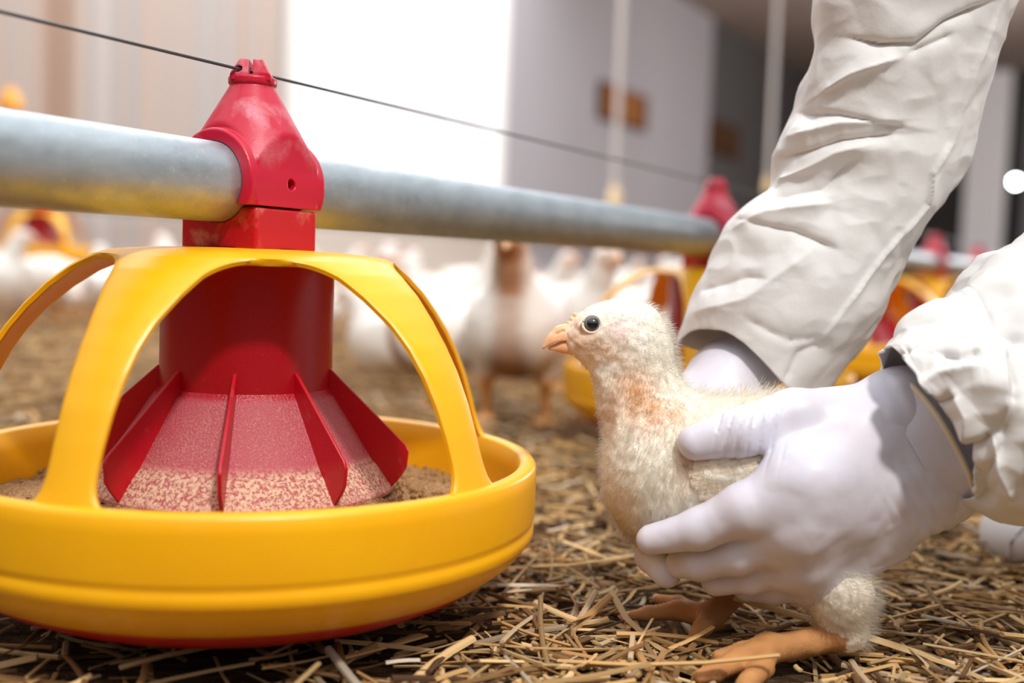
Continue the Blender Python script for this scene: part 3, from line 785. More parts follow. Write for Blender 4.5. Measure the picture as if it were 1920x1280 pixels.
# face
ep = hit(chick_body, 1110, 607); en = grad(chick_body, ep[None], .0008)[1][0]
en = en * .5 - F_ * .6; en /= np.linalg.norm(en)
def uvs(c, r, axis, nu=40, nv=28):
    z = np.asarray(axis); a = np.cross(z, U_); a /= np.linalg.norm(a); b = np.cross(z, a); V = []; Fc = []
    for j in range(nv + 1):
        th = math.pi * j / nv
        for k in range(nu):
            q = 2 * math.pi * k / nu; V.append(c + r * (math.cos(th) * z + math.sin(th) * (math.cos(q) * a + math.sin(q) * b)))
    for j in range(nv):
        for k in range(nu):
            k2 = (k + 1) % nu; Fc.append((j * nu + k, j * nu + k2, (j + 1) * nu + k2, (j + 1) * nu + k))
    return np.array(V), Fc
def eye_at(ec, nrm, toward):
    pu = nrm + toward * .16; pu /= np.linalg.norm(pu)
    V, Fc = uvs(ec, .0052, pu)
    o = obj('eye', V - np.array(CH), Fc, M['eye_dark'], chick); o.data.materials.append(M['iris'])
    for pl in o.data.polygons:
        cdir = Vector(pl.center) + CH - Vector(ec)
        pl.material_index = 0 if cdir.normalized().dot(Vector(pu)) > .775 else 1
    bm = bmesh.new(); bm.from_mesh(o.data); bmesh.ops.recalc_face_normals(bm, faces=bm.faces); bm.to_mesh(o.data); bm.free()
    a = np.cross(nrm, U_); a /= np.linalg.norm(a); b = np.cross(nrm, a)
    pts = [ec + nrm * .0024 + .0049 * (math.cos(q) * a * 1.06 + math.sin(q) * b) for q in np.linspace(0, 2 * math.pi, 41)]
    MB().tube([q - np.array(CH) for q in pts], .0008, 10, False).build('eyelid', M['lid'], chick)
M['lid'] = mat('pale_eyelid', srgb(246, 230, 206), .55, sss=.2)
eye_at(ep - en * .0022, en, R_ * .8)
far_c = P(1110, 607, .632); en2 = en - 2 * (en @ F_) * F_
eye_at(ep - en * .0022 + F_ * 2 * ((far_c - ep) @ F_ + .0022 * (en @ F_)), en2, R_ * .8)
MX = [1016, 1025, 1042, 1055, 1078, 1095, 1115]; MY = [657, 650.5, 641.5, 639, 640, 644, 651]
def squeeze(p):
    d = (p - P(1060, 645, .632)) @ F_; return p + np.outer(d * .28, F_)
def beak_up(p):
    x, y, _ = pix(p); q = squeeze(p)
    d = chainp(q, [(1092, 634, .632, 5.0), (1060, 631, .632, 4.6), (1039, 639, .632, 3.5), (1022, 651, .632, 1.5)], .006)
    d = smin(d, chainp(q, [(1049, 621, .632, 3.2), (1070, 619, .632, 4.0)]), .003)
    d = smax(d, (y - np.interp(x, MX, MY)) * .0003, .0006)
    nos = chain_sdf(p, [P(1044, 626, .6285), P(1056, 620, .6280)], [.0006, .0009])
    return smax(d, -nos, .0006)
def beak_lo(p):
    x, y, _ = pix(p); q = squeeze(p)
    d = chainp(q, [(1110, 656, .632, 4.6), (1090, 653, .632, 4.2), (1060, 649.5, .632, 2.9), (1032, 652, .632, 1.4)], .005)
    return smax(d, (np.interp(x, MX, MY) + .7 - y) * .0003, .0006)
for nm, fn in (('upper_beak', beak_up), ('lower_beak', beak_lo)):
    lo, hi = bounds([(1012, 600, .632), (1125, 690, .632)], .011)
    vv, fc_ = nets(fn, lo, hi, .0005)
    obj(nm, vv - np.array(CH), fc_, M['beak'], chick)
def comb_f(p):
    d = None
    for cx, cy, r in ((1060, 602, 1.2), (1065, 594, 1.25), (1071, 586, 1.2), (1054, 610, 1.1)):
        e = chainp(p, [(cx + 9, cy + 5, .632, r * 1.3), (cx + 4, cy + 1, .632, .5)]); d = e if d is None else smin(d, e, .0012)
    return d
lo, hi = bounds([(1045, 575, .632), (1080, 620, .632)], .003); vv, fc_ = nets(comb_f, lo, hi, .0004)
obj('comb', vv - np.array(CH), fc_, M['comb'], chick)
for a_, b_ in ((GP(1314, 1268, .013), GP(1296, 1275, .008)), (GP(1398, 1286, .014), GP(1380, 1298, .009)), (GP(1350, 1231, .014), GP(1333, 1237, .010)), (GP(1186, 1154, .012), GP(1166, 1158, .008)), (GP(1303, 1189, .013), GP(1294, 1200, .008)), (GP(1238, 1124, .014), GP(1222, 1122, .010))):
    A, B = P(*a_), P(*b_); mid = (A + B) / 2 + k_ * .0012
    MB().tube([q - np.array(CH) for q in (A, mid, B)], [.0030, .0022, .0004], 10).build('claw', M['claw'], chick)

# ------------------------------------------------------------------ straw bedding
def straws(N, gen, lw, zmax, seed):
    g = np.random.default_rng(seed)
    c = gen(g, N); c = c[(leg_parts(c + [0, 0, .008]) > .011) & (c[:, 0] > X0W + math.tan(TH) * c[:, 1] + .3)]; c = c[(np.min([np.hypot(c[:, 0] - FX - p_[0] * SP * k, c[:, 1] - FY - p_[1] * SP * k) for k in range(3)], axis=0) > .175) | (g.random(len(c)) < .25)]; N = len(c); yaw = g.uniform(0, 2 * math.pi, N); pit = g.normal(0, .10, N)  # straw thinned under the pans, standing in for the shade there
    L = np.clip(g.lognormal(math.log(lw[0]), .55, N), .008, .13); w = g.uniform(lw[1], lw[2], N) * (.6 + .4 * np.clip(L / .04, .3, 1.4))
    z = zmax * g.random(N) ** 1.3 + np.abs(np.sin(pit)) * L * .45 + w * .3
    d = np.stack([np.cos(yaw) * np.cos(pit), np.sin(yaw) * np.cos(pit), np.sin(pit)], 1)
    ok = np.ones(N, bool)
    for t_ in (-.5, -.25, .25, .5): ok &= leg_parts(c + d * (L * t_)[:, None] + np.array([0, 0, 1.0]) * (z)[:, None]) > .004
    L = np.where(ok, L, .006)
    s = np.stack([-np.sin(yaw), np.cos(yaw), np.zeros(N)], 1); u = np.cross(d, s)
    roll = g.uniform(-.6, .6, N); s2 = s * np.cos(roll)[:, None] + u * np.sin(roll)[:, None]; u2 = np.cross(d, s2)
    flat = g.uniform(.28, .8, N); bend = g.normal(0, .05, N) * L
    K = 6; rings = (-1, -.35, .3, 1)
    V = np.zeros((N, len(rings), K, 3), dtype=np.float32)
    for i, t in enumerate(rings):
        cen = c + d * (L * t / 2)[:, None] + s * (bend * (1 - t * t))[:, None]; cen[:, 2] += z
        for k in range(K):
            q = 2 * math.pi * k / K
            V[:, i, k] = cen + s2 * (w / 2 * math.cos(q))[:, None] + u2 * (w / 2 * flat * math.sin(q))[:, None]
    base = np.arange(N) * len(rings) * K; F = []
    for i in range(len(rings) - 1):
        for k in range(K):
            k2 = (k + 1) % K
            F.append(np.stack([base + i * K + k, base + i * K + k2, base + (i + 1) * K + k2, base + (i + 1) * K + k], 1))
    for i, o in ((0, (3, 2, 1, 0)), (0, (5, 4, 3, 0)), (len(rings) - 1, (0, 1, 2, 3)), (len(rings) - 1, (0, 3, 4, 5))):
        F.append(np.stack([base + i * K + k for k in o], 1))
    pal = np.array([srgb(206, 164, 106), srgb(226, 190, 136), srgb(178, 134, 82), srgb(214, 176, 122), srgb(132, 94, 56), srgb(196, 170, 136), srgb(92, 64, 40), srgb(222, 206, 180)])
    ci = g.choice(len(pal), N, p=[.22, .16, .2, .14, .12, .08, .05, .03])
    col = pal[ci] * g.uniform(.5, 1.08, (N, 1)) ** 1.2
    colv = np.repeat(col, len(rings) * K, 0)
    return V.reshape(-1, 3), np.concatenate(F), colv
def gen_near(g, N):
    y = .36 + (1.25 - .36) * g.random(N) ** 1.15; x = (g.random(N) * 1.16 - .58) * np.maximum(y, .42)
    return np.stack([x, y, np.zeros(N)], 1)
def gen_far(g, N):
    y = 1.15 + 2.6 * g.random(N) ** 1.5; x = (g.random(N) * 1.2 - .62) * y
    return np.stack([x, y, np.zeros(N)], 1)
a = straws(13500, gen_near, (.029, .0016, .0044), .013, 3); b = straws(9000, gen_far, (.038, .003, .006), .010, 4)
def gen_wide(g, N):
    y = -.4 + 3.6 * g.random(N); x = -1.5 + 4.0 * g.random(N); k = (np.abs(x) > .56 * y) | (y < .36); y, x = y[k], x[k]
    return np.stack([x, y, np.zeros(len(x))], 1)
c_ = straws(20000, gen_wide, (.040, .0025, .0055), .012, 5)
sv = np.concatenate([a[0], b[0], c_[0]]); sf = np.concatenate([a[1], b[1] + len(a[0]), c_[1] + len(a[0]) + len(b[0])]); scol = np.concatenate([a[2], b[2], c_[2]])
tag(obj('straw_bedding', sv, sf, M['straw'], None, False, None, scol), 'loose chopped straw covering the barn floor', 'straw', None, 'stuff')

# ------------------------------------------------------------------ the person: gloves, sleeves, boot
wrist0 = P(1735, 835, .606)
person = empty('person', tuple(ground_at(1905, 1050, 0)), 'person in white coverall and white gloves bending down to hold the chick', 'person')
PE = np.array(person.location)
def near_hand(p):
    wu, wl = (1690, 772, .612, 17), (1752, 900, .608, 18)
    mcp = [(1512, 905, .574, 16.5), (1490, 985, .578, 14), (1500, 1045, .593, 12.5), (1532, 1082, .609, 11)]
    d = None
    for w_ in (wu, wl):
        for m_ in mcp:
            e = chainp(p, [w_, m_]); d = e if d is None else smin(d, e, .016)
    d = smin(d, chainp(p, mcp), .012)
    d = smin(d, chainp(p, [(1650, 1000, .606, 17), (1560, 1070, .608, 12)]), .010)
    d = smin(d, chainp(p, [(1700, 790, .604, 22), (1725, 850, .606, 26), (1820, 790, .612, 26), (1960, 690, .630, 30)], .01), .012)
    th = chainp(p, [(1650, 792, .606, 20), (1492, 781, .597, 14.8), (1388, 810, .590, 12.6), (1303, 829, .592, 9.3)], .004)
    d = smin(d, th, .012)
    fg = None
    for pts in ([mcp[0], (1396, 957, .577, 13.3), (1312, 990, .586, 10.7), (1222, 1010, .597, 8.0)],
                [mcp[1], (1386, 1036, .591, 11), (1310, 1052, .602, 9.8), (1275, 1058, .610, 8)],
                [mcp[2], (1405, 1078, .605, 9.8), (1345, 1086, .612, 8.6)],
                [mcp[3], (1450, 1100, .616, 9.2), (1400, 1102, .622, 7.8)]):
        e = chainp(p, pts, .004); fg = e if fg is None else smin(fg, e, .0022)
    return smin(d, fg, .009)
lo, hi = bounds([(1255, 690, .57), (1990, 620, .65), (1180, 1130, .61), (1780, 1130, .56)], .02)
v, f = nets(near_hand, lo, hi, .0012)
def glove_bumps(v):
    x, y, d = pix(v)
    b = vnoise(v * 45, 31) * .0009 + (np.abs(vnoise(v * np.array([90, 90, 60]), 32)) - .3) * .0011 * (.35 + np.clip((x - 1600) / 120, 0, 1))
    th = np.exp(-((y - 800) / 60) ** 2) * np.clip((x - 1325) / 25, 0, 1) * np.clip((1475 - x) / 20, 0, 1)
    s = np.sin((x + (y - 790) * .22) / 22.0 * 2 * math.pi + 1.4 * vnoise(v * 60, 33)); b = b - th * np.maximum(s, 0) ** 3 * .0014
    kn = np.exp(-((y - 1010) / 120) ** 2) * np.exp(-((x - 1520) / 70) ** 2); b = b + kn * vnoise(v * 120, 35) * .0005
    wr_ = np.clip((x - 1640) / 60, 0, 1); s2 = vnoise(np.stack([(x * .86 - y * .5) / 26, (x * .5 + y * .86) / 150, d * 20], 1), 36)
    return b + wr_ * (np.abs(s2) - .3) * .0022
v = displace(v, near_hand, glove_bumps)
gl = obj('glove', v - PE, f, M['latex'], person); gl['label'] = 'white glove with its thumb over the chick, nearest the viewer'
# glove cuff: flared tube and rolled edge
def cuff(c0, c1, la, lb, h0, h1, d0, d1, parent, rimr):
    """open tube from ellipse 0 to ellipse 1; la/lb image directions of the long axes"""
    V = []; Fc = []; n = 64; m_ = 14
    for j in range(m_ + 1):
        t = j / m_; c_ = c0 * (1 - t) + c1 * t; e = la * (1 - t) + lb * t; e /= np.linalg.norm(e); h = h0 + (h1 - h0) * t ** 1.5; dp = d0 + (d1 - d0) * t ** 1.5
        for k in range(n):
            q = 2 * math.pi * k / n; V.append(c_ + e * h * math.cos(q) + F_ * dp * math.sin(q))
    V = np.array(V); V = V + (vnoise(V * 60, 41)[:, None] * .0012) * (-F_)
    for j in range(m_):
        for k in range(n):
            k2 = (k + 1) % n; Fc.append((j * n + k, (j + 1) * n + k, (j + 1) * n + k2, j * n + k2))
    o = obj('glove_cuff', V - PE, Fc, M['latex'], parent); md = o.modifiers.new('wall', 'SOLIDIFY'); md.thickness = .0008; md.offset = 0
    last = V[-n:]; MB().tube([q - PE for q in list(last) + [last[0]]], rimr, 10, False).build('cuff_rim', M['latex_rim'], o)
    return o
e1 = (P(1790, 950, .605) - P(1668, 716, .605)); e1 /= np.linalg.norm(e1)
cuff(P(1690, 850, .603), P(1748, 830, .603), e1, e1, .031, .039, .026, .034, gl, .0016)
def far_hand(p):
    d = chainp(p, [(1500, 580, .745, 27), (1420, 655, .728, 24), (1360, 712, .712, 22), (1310, 780, .704, 24), (1290, 860, .700, 24)], .01)
    fg = None
    for pts in ([(1262, 850, .698, 14), (1190, 872, .684, 11), (1160, 925, .664, 9.8), (1180, 998, .648, 7.4)],
                [(1272, 930, .696, 14), (1225, 1000, .676, 10.5), (1222, 1040, .640, 9.2), (1250, 1072, .618, 8.2)],
                [(1300, 930, .700, 13), (1290, 1030, .680, 10), (1325, 1070, .650, 8.5)],
                [(1330, 930, .700, 12), (1350, 1030, .684, 9), (1385, 1060, .660, 7.5)],
                [(1350, 735, .700, 15), (1420, 775, .684, 12), (1480, 790, .672, 9)]):
        e = chainp(p, pts, .004); fg = e if fg is None else np.minimum(fg, e)
    return smin(d, fg, .010)
lo, hi = bounds([(1140, 560, .76), (1510, 560, .76), (1140, 1090, .60), (1500, 1090, .72)], .03)
v, f = nets(far_hand, lo, hi, .0016)
v = displace(v, far_hand, lambda v: vnoise(v * 50, 51) * .0009)
gl2 = obj('glove', v - PE, f, M['latex'], person); gl2['label'] = 'white glove behind the chick, reaching round its breast'

def spline(a, n):
    a = np.asarray(a, float); m_ = len(a); t = np.linspace(0, m_ - 1, n); i = np.clip(t.astype(int), 0, m_ - 2); u = (t - i)[:, None]
    p0, p1, p2, p3 = a[np.clip(i - 1, 0, m_ - 1)], a[i], a[i + 1], a[np.clip(i + 2, 0, m_ - 1)]
    return .5 * (2 * p1 + (p2 - p0) * u + (2 * p0 - 5 * p1 + 4 * p2 - p3) * u ** 2 + (3 * p1 - p0 - 3 * p2 + p3) * u ** 3)
def sleeve(name, A, B, depth, flat, folds, crumple, label, nv=300, nu=260, seed=60, hem=0.0):
    """tube between two edge lines (image x, y at a given depth); folds are creases pressed along lines of the cloth"""
    A = spline(A, nv); B = spline(B, nv); D = spline(np.array(depth)[:, None], nv)[:, 0]
    pa = np.array([P(a[0], a[1], d) for a, d in zip(A, D)]); pb = np.array([P(a[0], a[1], d) for a, d in zip(B, D)])
    cen = (pa + pb) / 2; ex = (pb - pa) / 2; hw = np.linalg.norm(ex, axis=1); 
    th = np.linspace(0, 2 * math.pi, nu, endpoint=False)
    def ring(i, q):
        s = math.sin(q)
        return cen[i] - ex[i] * math.cos(q) - F_ * hw[i] * flat * np.sign(s) * abs(s) ** .85
    V = np.array([[ring(i, q) for q in th] for i in range(nv)]); base = V.reshape(-1, 3)
    axv = cen[0] - cen[6]; axv /= np.linalg.norm(axv)
    for i in range(60): V[i] += axv * (-hem * np.sin(2 * th) * np.clip(np.sin(th) * 3, 0, 1) * math.exp(-i / 16))[:, None]
    base = V.reshape(-1, 3)
    # normals of the smooth tube
    du = np.roll(V, -1, 1) - np.roll(V, 1, 1); dv_ = np.gradient(V, axis=0); N = np.cross(dv_, du); N /= np.maximum(np.linalg.norm(N, axis=2, keepdims=True), 1e-12)
    N *= np.sign(np.einsum('ijk,ijk->ij', N, V - cen[:, None]))[..., None]; N = N.reshape(-1, 3)
    x, y, _ = pix(base); front = np.clip(np.tile(np.sin(th), nv) * 2.5 + .3, 0, 1)
    h = np.zeros(len(base))
    for w, amp, pts, asym in folds:
        pts = np.array(pts, float); best = np.full(len(base), 1e9); sg = np.zeros(len(base)); along = np.zeros(len(base)); tot = np.sum(np.linalg.norm(np.diff(pts, axis=0), axis=1)); acc = 0
        for a, b in zip(pts[:-1], pts[1:]):
            ab = b - a; L = np.linalg.norm(ab); t_ = np.clip(((x - a[0]) * ab[0] + (y - a[1]) * ab[1]) / L ** 2, 0, 1)
            dx, dy = x - a[0] - t_ * ab[0], y - a[1] - t_ * ab[1]; dist = np.hypot(dx, dy); s_ = np.sign(ab[0] * dy - ab[1] * dx)
            m_ = dist < best; best[m_] = dist[m_]; sg[m_] = s_[m_]; along[m_] = (acc + t_[m_] * L) / tot; acc += L
        sd_ = best * sg; end = np.clip(np.minimum(along, 1 - along) * 5 + .25, 0, 1)
        ww = np.where(sd_ > 0, w * (1 + asym), w * (1 - asym))
        h += amp * .001 * np.exp(-np.abs(sd_) / ww) * end * front
    ca, cs = crumple
    q = base * cs[0]; q = q + .35 * np.stack([vnoise(q * .8, seed + k) for k in range(3)], 1)
    f1, f2 = cells(q, seed); h += (.55 - f1) * ca[0]
    f1, f2 = cells(base * cs[1] + 3.7 + .3 * vnoise(base * cs[1] * .7, seed + 7)[:, None], seed + 5); h += (.5 - f1) * ca[1]
    h += (.5 - np.abs(vnoise(base * cs[2], seed + 9)) * 2) * ca[2]
    v2 = base + N * h[:, None]
    F = []
    i, k = np.meshgrid(np.arange(nv - 1), np.arange(nu), indexing='ij'); k2 = (k + 1) % nu
    F = np.stack([i * nu + k, i * nu + k2, (i + 1) * nu + k2, (i + 1) * nu + k], -1).reshape(-1, 4)
    o = obj(name, v2 - PE, F, M['cloth'], person); o['label'] = label
    bm = bmesh.new(); bm.from_mesh(o.data); bmesh.ops.recalc_face_normals(bm, faces=bm.faces); bm.to_mesh(o.data); bm.free()
    md = o.modifiers.new('cloth', 'SOLIDIFY'); md.thickness = .0012; md.offset = -1
    return o
A = [(1266, 640), (1290, 575), (1320, 510), (1350, 443), (1390, 395), (1450, 348), (1455, 288), (1487, 222), (1505, 165), (1534, 85), (1533, 0), (1560, -150), (1600, -330), (1700, -540), (1830, -760)]
B = [(1552, 722), (1640, 608), (1668, 548), (1702, 472), (1728, 425), (1768, 372), (1800, 315), (1826, 245), (1850, 172), (1872, 90), (1893, 10), (1940, -120), (1990, -290), (2110, -480), (2260, -660)]
Dp = [.725, .722, .719, .715, .711, .706, .701, .695, .689, .681, .674, .655, .640, .635, .635]
folds = [(9, -4.5, [(1590, 70), (1650, 82), (1715, 80), (1770, 40), (1862, 0)], .5), (7, -3, [(1700, 100), (1790, 62)], .3),
         (12, 5, [(1537, 178), (1600, 140), (1690, 108)], -.4), (12, -4.5, [(1492, 212), (1570, 214), (1700, 240)], .5), (14, 5, [(1470, 262), (1573, 232), (1690, 226)], -.3),
         (12, -4.5, [(1452, 300), (1520, 282), (1573, 262), (1691, 250)], .4), (16, 5, [(1448, 350), (1567, 285), (1640, 268)], .2), (14, -4, [(1440, 372), (1540, 352), (1600, 300)], .4),
         (10, -3.5, [(1383, 412), (1490, 432), (1573, 470)], .4), (18, 5, [(1372, 430), (1440, 400), (1560, 380)], -.2), (14, -3.5, [(1310, 545), (1400, 518), (1440, 524)], .3), (20, 4, [(1305, 585), (1400, 560), (1520, 470)], 0),
         (6, 3.2, [(1882, 0), (1828, 131), (1786, 267), (1747, 321), (1733, 380), (1656, 475), (1600, 552), (1543, 632)], -.6), (9, -2.5, [(1545, 634), (1480, 640), (1400, 600)], .3), (12, -3, [(1470, 720), (1500, 660), (1560, 640)], .3)]
sleeve('sleeve', A, B, Dp, .80, folds, ((.0065, .0022, .0007), (15, 38, 70)), 'raised white sleeve reaching down from the top edge', seed=60, hem=.014)
A = [(1663, 652), (1692, 610), (1745, 575), (1802, 552), (1832, 505), (1880, 462), (1930, 425), (2050, 330), (2220, 200)]
B = [(1800, 930), (1828, 962), (1872, 974), (1930, 972), (2000, 935), (2080, 870), (2150, 800), (2270, 680), (2420, 520)]
Dp = [.588, .588, .590, .594, .600, .608, .62, .64, .66]
folds = [(10, -6, [(1668, 690), (1700, 668), (1716, 660)], .3), (14, 6, [(1700, 655), (1715, 720), (1760, 770)], -.2), (10, -6, [(1760, 665), (1800, 672), (1838, 660)], .3), (16, 6, [(1725, 735), (1770, 700), (1840, 690)], 0),
         (10, -6, [(1720, 740), (1765, 752), (1800, 740)], .4), (14, 6, [(1790, 730), (1815, 780), (1815, 838)], 0), (11, -6, [(1835, 560), (1870, 610), (1920, 640)], .4), (16, 6, [(1808, 560), (1850, 590), (1880, 660), (1885, 800)], 0),
         (12, -7, [(1760, 842), (1830, 836), (1865, 812)], .4), (14, -6, [(1885, 660), (1900, 720), (1895, 760)], .3), (14, 6, [(1860, 815), (1872, 880), (1900, 940)], 0), (12, -5, [(1905, 740), (1880, 840), (1840, 900)], .3)]
sleeve('sleeve', A, B, Dp, 1.02, folds, ((.014, .0045, .0010), (19, 42, 80)), 'bunched white sleeve at the lower right above the near glove', seed=80, hem=-.002)
# rest of the person, above and to the right of the view
SKIN = mat('face_skin', srgb(214, 168, 142), .5, sss=.2)
def torso_f(p):
    d = chain_sdf(p, [np.array(q) for q in ((.45, .59, .75), (.58, .63, .67), (.78, .64, .54), (.98, .65, .42))], [.075, .150, .165, .170], .08)
    for s_, sh in ((1, [(.56, .76, .71), (.46, .74, .68), tuple(P(2030, -690, .637))]), (-1, [(.58, .47, .71), (.62, .48, .55), (.52, .60, .32), (.46, .65, .27)])):
        d = smin(d, chain_sdf(p, [np.array(q) for q in sh], [.085, .075, .066, .060], .04), .05)
        yy = .65 + s_ * .10; kx = .68 if s_ > 0 else .80
        d = smin(d, chain_sdf(p, [np.array(q) for q in ((.98, yy, .40), (kx, yy + s_ * .11, .43), (kx - .02, yy + s_ * .11, .10))], [.115, .080, .058], .04), .05)
    return d
v, f = nets(torso_f, (.25, .2, .02), (1.2, 1.1, .95), .012, 1)
v = v + (vnoise(v * 14, 91) * .010 + (.5 - cells(v * 11 + .4 * vnoise(v * 9, 92)[:, None], 93)[0]) * .022)[:, None] * grad(torso_f, v, .002)[1]
cv = obj('coverall', v - PE, f, M['cloth'], person)
def hood_f(p):
    d = ell_sdf(p, (.395, .535, .86), np.eye(3), (.115, .092, .125)); d = smin(d, cone_sdf(p, (.42, .56, .80), (.46, .59, .74), .07, .08), .05)
    return np.maximum(d, -ell_sdf(p, (.300, .53, .845), np.eye(3), (.075, .070, .095)))
v, f = nets(hood_f, (.2, .4, .65), (.6, .72, 1.02), .006, 1); obj('hood', v - PE, f, M['cloth'], cv)
def face_f(p):
    d = ell_sdf(p, (.36, .533, .85), np.eye(3), (.085, .068, .105)); d = smin(d, cone_sdf(p, (.275, .533, .862), (.262, .533, .838), .008, .013), .02)
    for s_ in (-1, 1): d = smax(d, -ell_sdf(p, (.272, .533 + s_ * .032, .875), np.eye(3), (.016, .018, .012)), .01)
    return d
v, f = nets(face_f, (.22, .44, .72), (.48, .63, .98), .005, 1); fo = obj('face', v - PE, f, SKIN, person)
for s_ in (-1, 1):
    V, Fc = uvs(np.array((.288, .533 + s_ * .031, .874)), .0115, (-1, 0, 0), 16, 10); obj('eye', V - PE, Fc, M['iris'], fo)
v, f = nets(lambda p: np.maximum(np.abs(face_f(p) - .004) - .002, np.maximum(p[:, 2] - .848, p[:, 0] - .345)), (.22, .44, .72), (.37, .63, .87), .004, 0); obj('face_mask', v - PE, f, M['cloth'], person)
# overshoe
def boot_f(p):
    d = ell_sdf(p, P(1935, 1010, .850), AX, (.034, .026, .050)); d = smin(d, ell_sdf(p, P(2080, 985, .86), AX, (.075, .040, .050)), .03)
    return np.maximum(d, .004 - p[:, 2])
lo, hi = bounds([(1840, 880, .80), (2290, 880, .92), (1840, 1090, .80), (2290, 1090, .92)], .02); lo[2] = 0
v, f = nets(boot_f, lo, hi, .003)
bt = obj('overshoe', v - PE, f, M['boot'], person); bt['label'] = 'greyish white boot toe at the lower right edge'
bt['label'] = bt['label']; b2 = bt.copy(); COL.objects.link(b2); b2.parent = person; b2.location = (.25, -.41, 0); del b2['label']
pts = [hit(boot_f, x_, y_, .7, 1.0) for x_, y_ in ((1925, 984), (1908, 998), (1896, 1018), (1892, 1040), (1896, 1056))]
MB().tube([q - F_ * .0003 - PE for q in pts], .0016, 8).build('toe_seam', M['boot'], bt)

# ------------------------------------------------------------------ flock
hen_mesh = {}
def hen_parts(kind):
    sit = kind == 'sitting'; z0 = -.052 if sit else 0
    nk = {'standing': ((.062, 0, .150), (.088, 0, .205), (.100, 0, .232)), 'sitting': ((.062, 0, .150), (.085, 0, .185), (.098, 0, .200)), 'pecking': ((.070, 0, .130), (.115, 0, .110), (.140, 0, .075))}[kind]
    nk = [np.array(q) + [0, 0, z0] for q in nk]
    I = np.eye(3)
    def fn(p):
        d = ell_sdf(p, (0, 0, .128 + z0), I, (.092, .062, .060)); d = smin(d, ell_sdf(p, (.048, 0, .125 + z0), I, (.050, .052, .055)), .03)
        for s in (-1, 1): d = smin(d, ell_sdf(p, (-.012, s * .052, .135 + z0), I, (.070, .016, .040)), .010)
        d = smin(d, cone_sdf(p, (-.065, 0, .14 + z0), (-.128, 0, .168 + z0), .034, .010), .03)
        d = smin(d, chain_sdf(p, nk, [.036, .0225, .0205], .01), .025)
        d = smin(d, ell_sdf(p, nk[2] + [.010, 0, .004], I, (.026, .018, .0195)), .01)
        if not sit:
            for s in (-1, 1):
                d = smin(d, cone_sdf(p, (.0, s * .038, .095), (.018, s * .038, .062), .028, .012), .015)
                d = smin(d, chain_sdf(p, [np.array(q) for q in ((.016, s * .038, .062), (.004, s * .038, .014))], [.0075, .0065]), .006)
                for a in (-.5, 0, .5): d = smin(d, chain_sdf(p, [np.array((.004, s * .038, .010)), np.array((.004 + .045 * math.cos(a), s * .038 + .045 * math.sin(a), .006))], [.0065, .004]), .004)
        return np.maximum(d, .001 - p[:, 2])
    v, f = nets(fn, (-.145, -.09, 0), (.185, .09, .275), .005, 1)
    return v, f, nk
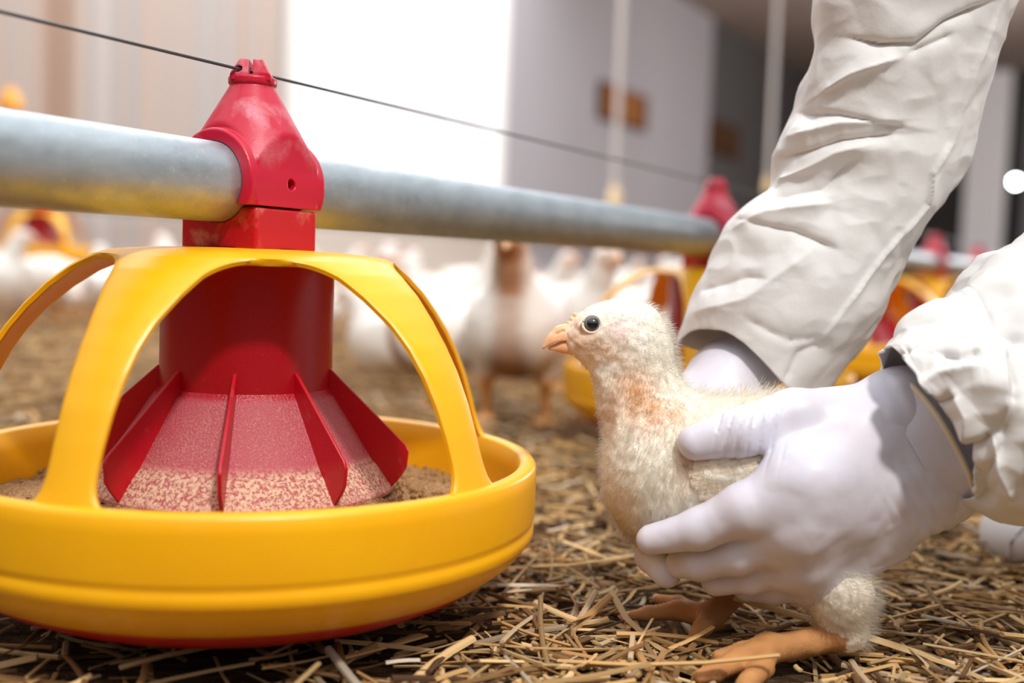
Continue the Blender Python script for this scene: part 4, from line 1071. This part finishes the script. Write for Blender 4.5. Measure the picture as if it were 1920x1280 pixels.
def make_hen(kind, dirt_shade):
    v, f, nk = hen_mesh[kind]
    col = np.tile(np.array(srgb(250, 246, 240)), (len(v), 1)); nz = vnoise(v * 30, 71) * .5 + .5
    head = np.exp(-(np.linalg.norm(v - (nk[2] + [.02, 0, 0]), axis=1) / .022) ** 2); col = mixc(col, np.array(srgb(236, 190, 160)), head)
    leg = np.clip((.075 - v[:, 2]) / .015, 0, 1) * (np.abs(v[:, 1]) > .015) * (np.abs(v[:, 0]) < .06) if kind != 'sitting' else np.zeros(len(v))
    if dirt_shade:
        belly = np.clip((.125 - v[:, 2]) / .04, 0, 1); col = mixc(col, np.array(srgb(96, 60, 32)), belly * .95 * np.clip(1.5 - np.abs(v[:, 1]) / .03, .3, 1))  # dirt brown that also paints in the shade under the belly
        col = mixc(col, np.array(srgb(176, 122, 80)), np.clip(1.6 - np.abs(v[:, 1]) / .016, 0, 1) * np.clip((v[:, 0] - .04) / .03, 0, 1) * np.where(v[:, 2] > .17, .95, .6))
    else: col = mixc(col, np.array(srgb(226, 206, 184)), np.clip((.10 - v[:, 2]) / .08, 0, 1) * .5 + (nz > .7) * .15)
    col = mixc(col, np.array(srgb(226, 168, 104)), leg)
    root = empty('chicken', (0, 0, 0))
    obj('body', v, f, M['hen'], root, True, None, col)
    h = nk[2] + np.array([.012, 0, .004])
    MB().tube([h + [.016, 0, -.002], h + [.028, 0, -.005], h + [.038, 0, -.011]], [.0075, .005, .001], 10).build('beak', M['beak'], root)
    cm = MB()
    for q in range(4): cm.tube([h + [.014 - .009 * q, 0, .014], h + [.013 - .010 * q, 0, .027 - .002 * abs(q - 1)]], [.004, .0015], 8)
    cm.build('comb', M['comb_red'], root)
    for s in (-1, 1):
        V, Fc = uvs(h + [.010, s * .0155, .004], .0035, (0, s, 0), 12, 8); obj('eye', V, Fc, M['eye_dark'], root)
    return root
for kd in ('standing', 'sitting', 'pecking'): hen_mesh[kd] = hen_parts(kd)
proto = {(kd, dt): None for kd in hen_mesh for dt in (0, 1)}
def hen(px, Y, yaw, kind, dirt_shade, scale, label, group):
    pr = proto[(kind, dirt_shade)]
    if pr is None: o = proto[(kind, dirt_shade)] = make_hen(kind, dirt_shade)
    else: o = copy_tree(pr)
    q = at_depth(px, Y); o.location = tuple(q); o.rotation_euler = (0, 0, yaw); o.scale = (scale,) * 3
    tag(o, label, 'chicken', group); return q
put = []
FL = 'white chickens of the flock'
put.append(hen(962, 1.50, R(-98), 'standing', 1, 1.05, 'brown-breasted white chicken standing face-on between the feeder and the chick', FL))
put.append(hen(826, 1.62, R(-150), 'standing', 1, .86, 'white chicken just left of the face-on one, its head turned away', FL))
put.append(hen(750, 1.95, R(160), 'sitting', 0, 1.0, 'white chicken sitting low in the straw just right of the grill leg', FL))
put.append(hen(1060, 1.95, R(-60), 'standing', 0, 1.0, 'white chicken standing behind the head of the chick', FL))
common = 'blurred white chicken of the flock crowded on the litter behind the feeder row'
g = np.random.default_rng(12)
feeders = [np.array([FX, FY, 0]) + p_ * SP * k for k in range(8)] + [at_depth(66, 4.0)]
tries = 0
while len(put) < 130 and tries < 6000:
    tries += 1
    Y = 2.05 + 4.6 * g.random() ** 1.15; left = g.random() < .5; px = g.uniform(-60, 345) if left else g.uniform(-60, 1290); Y = 2.8 + 1.8 * g.random() if left else Y
    if px < 330 and Y < 2.85: continue
    if px < 640 and Y < 2.5: continue
    q = at_depth(px, Y)
    if q[0] < X0W + math.tan(TH) * Y + .22: continue
    if min(np.linalg.norm((q - w)[:2]) for w in put) < .252: continue
    if min(np.linalg.norm((q - w)[:2]) for w in feeders) < .30: continue
    kd = ('standing', 'sitting', 'sitting', 'pecking')[g.integers(0, 4)]
    put.append(hen(px, Y, g.uniform(0, 2 * math.pi), kd, 0, g.uniform(.85, 1.1), common, FL))
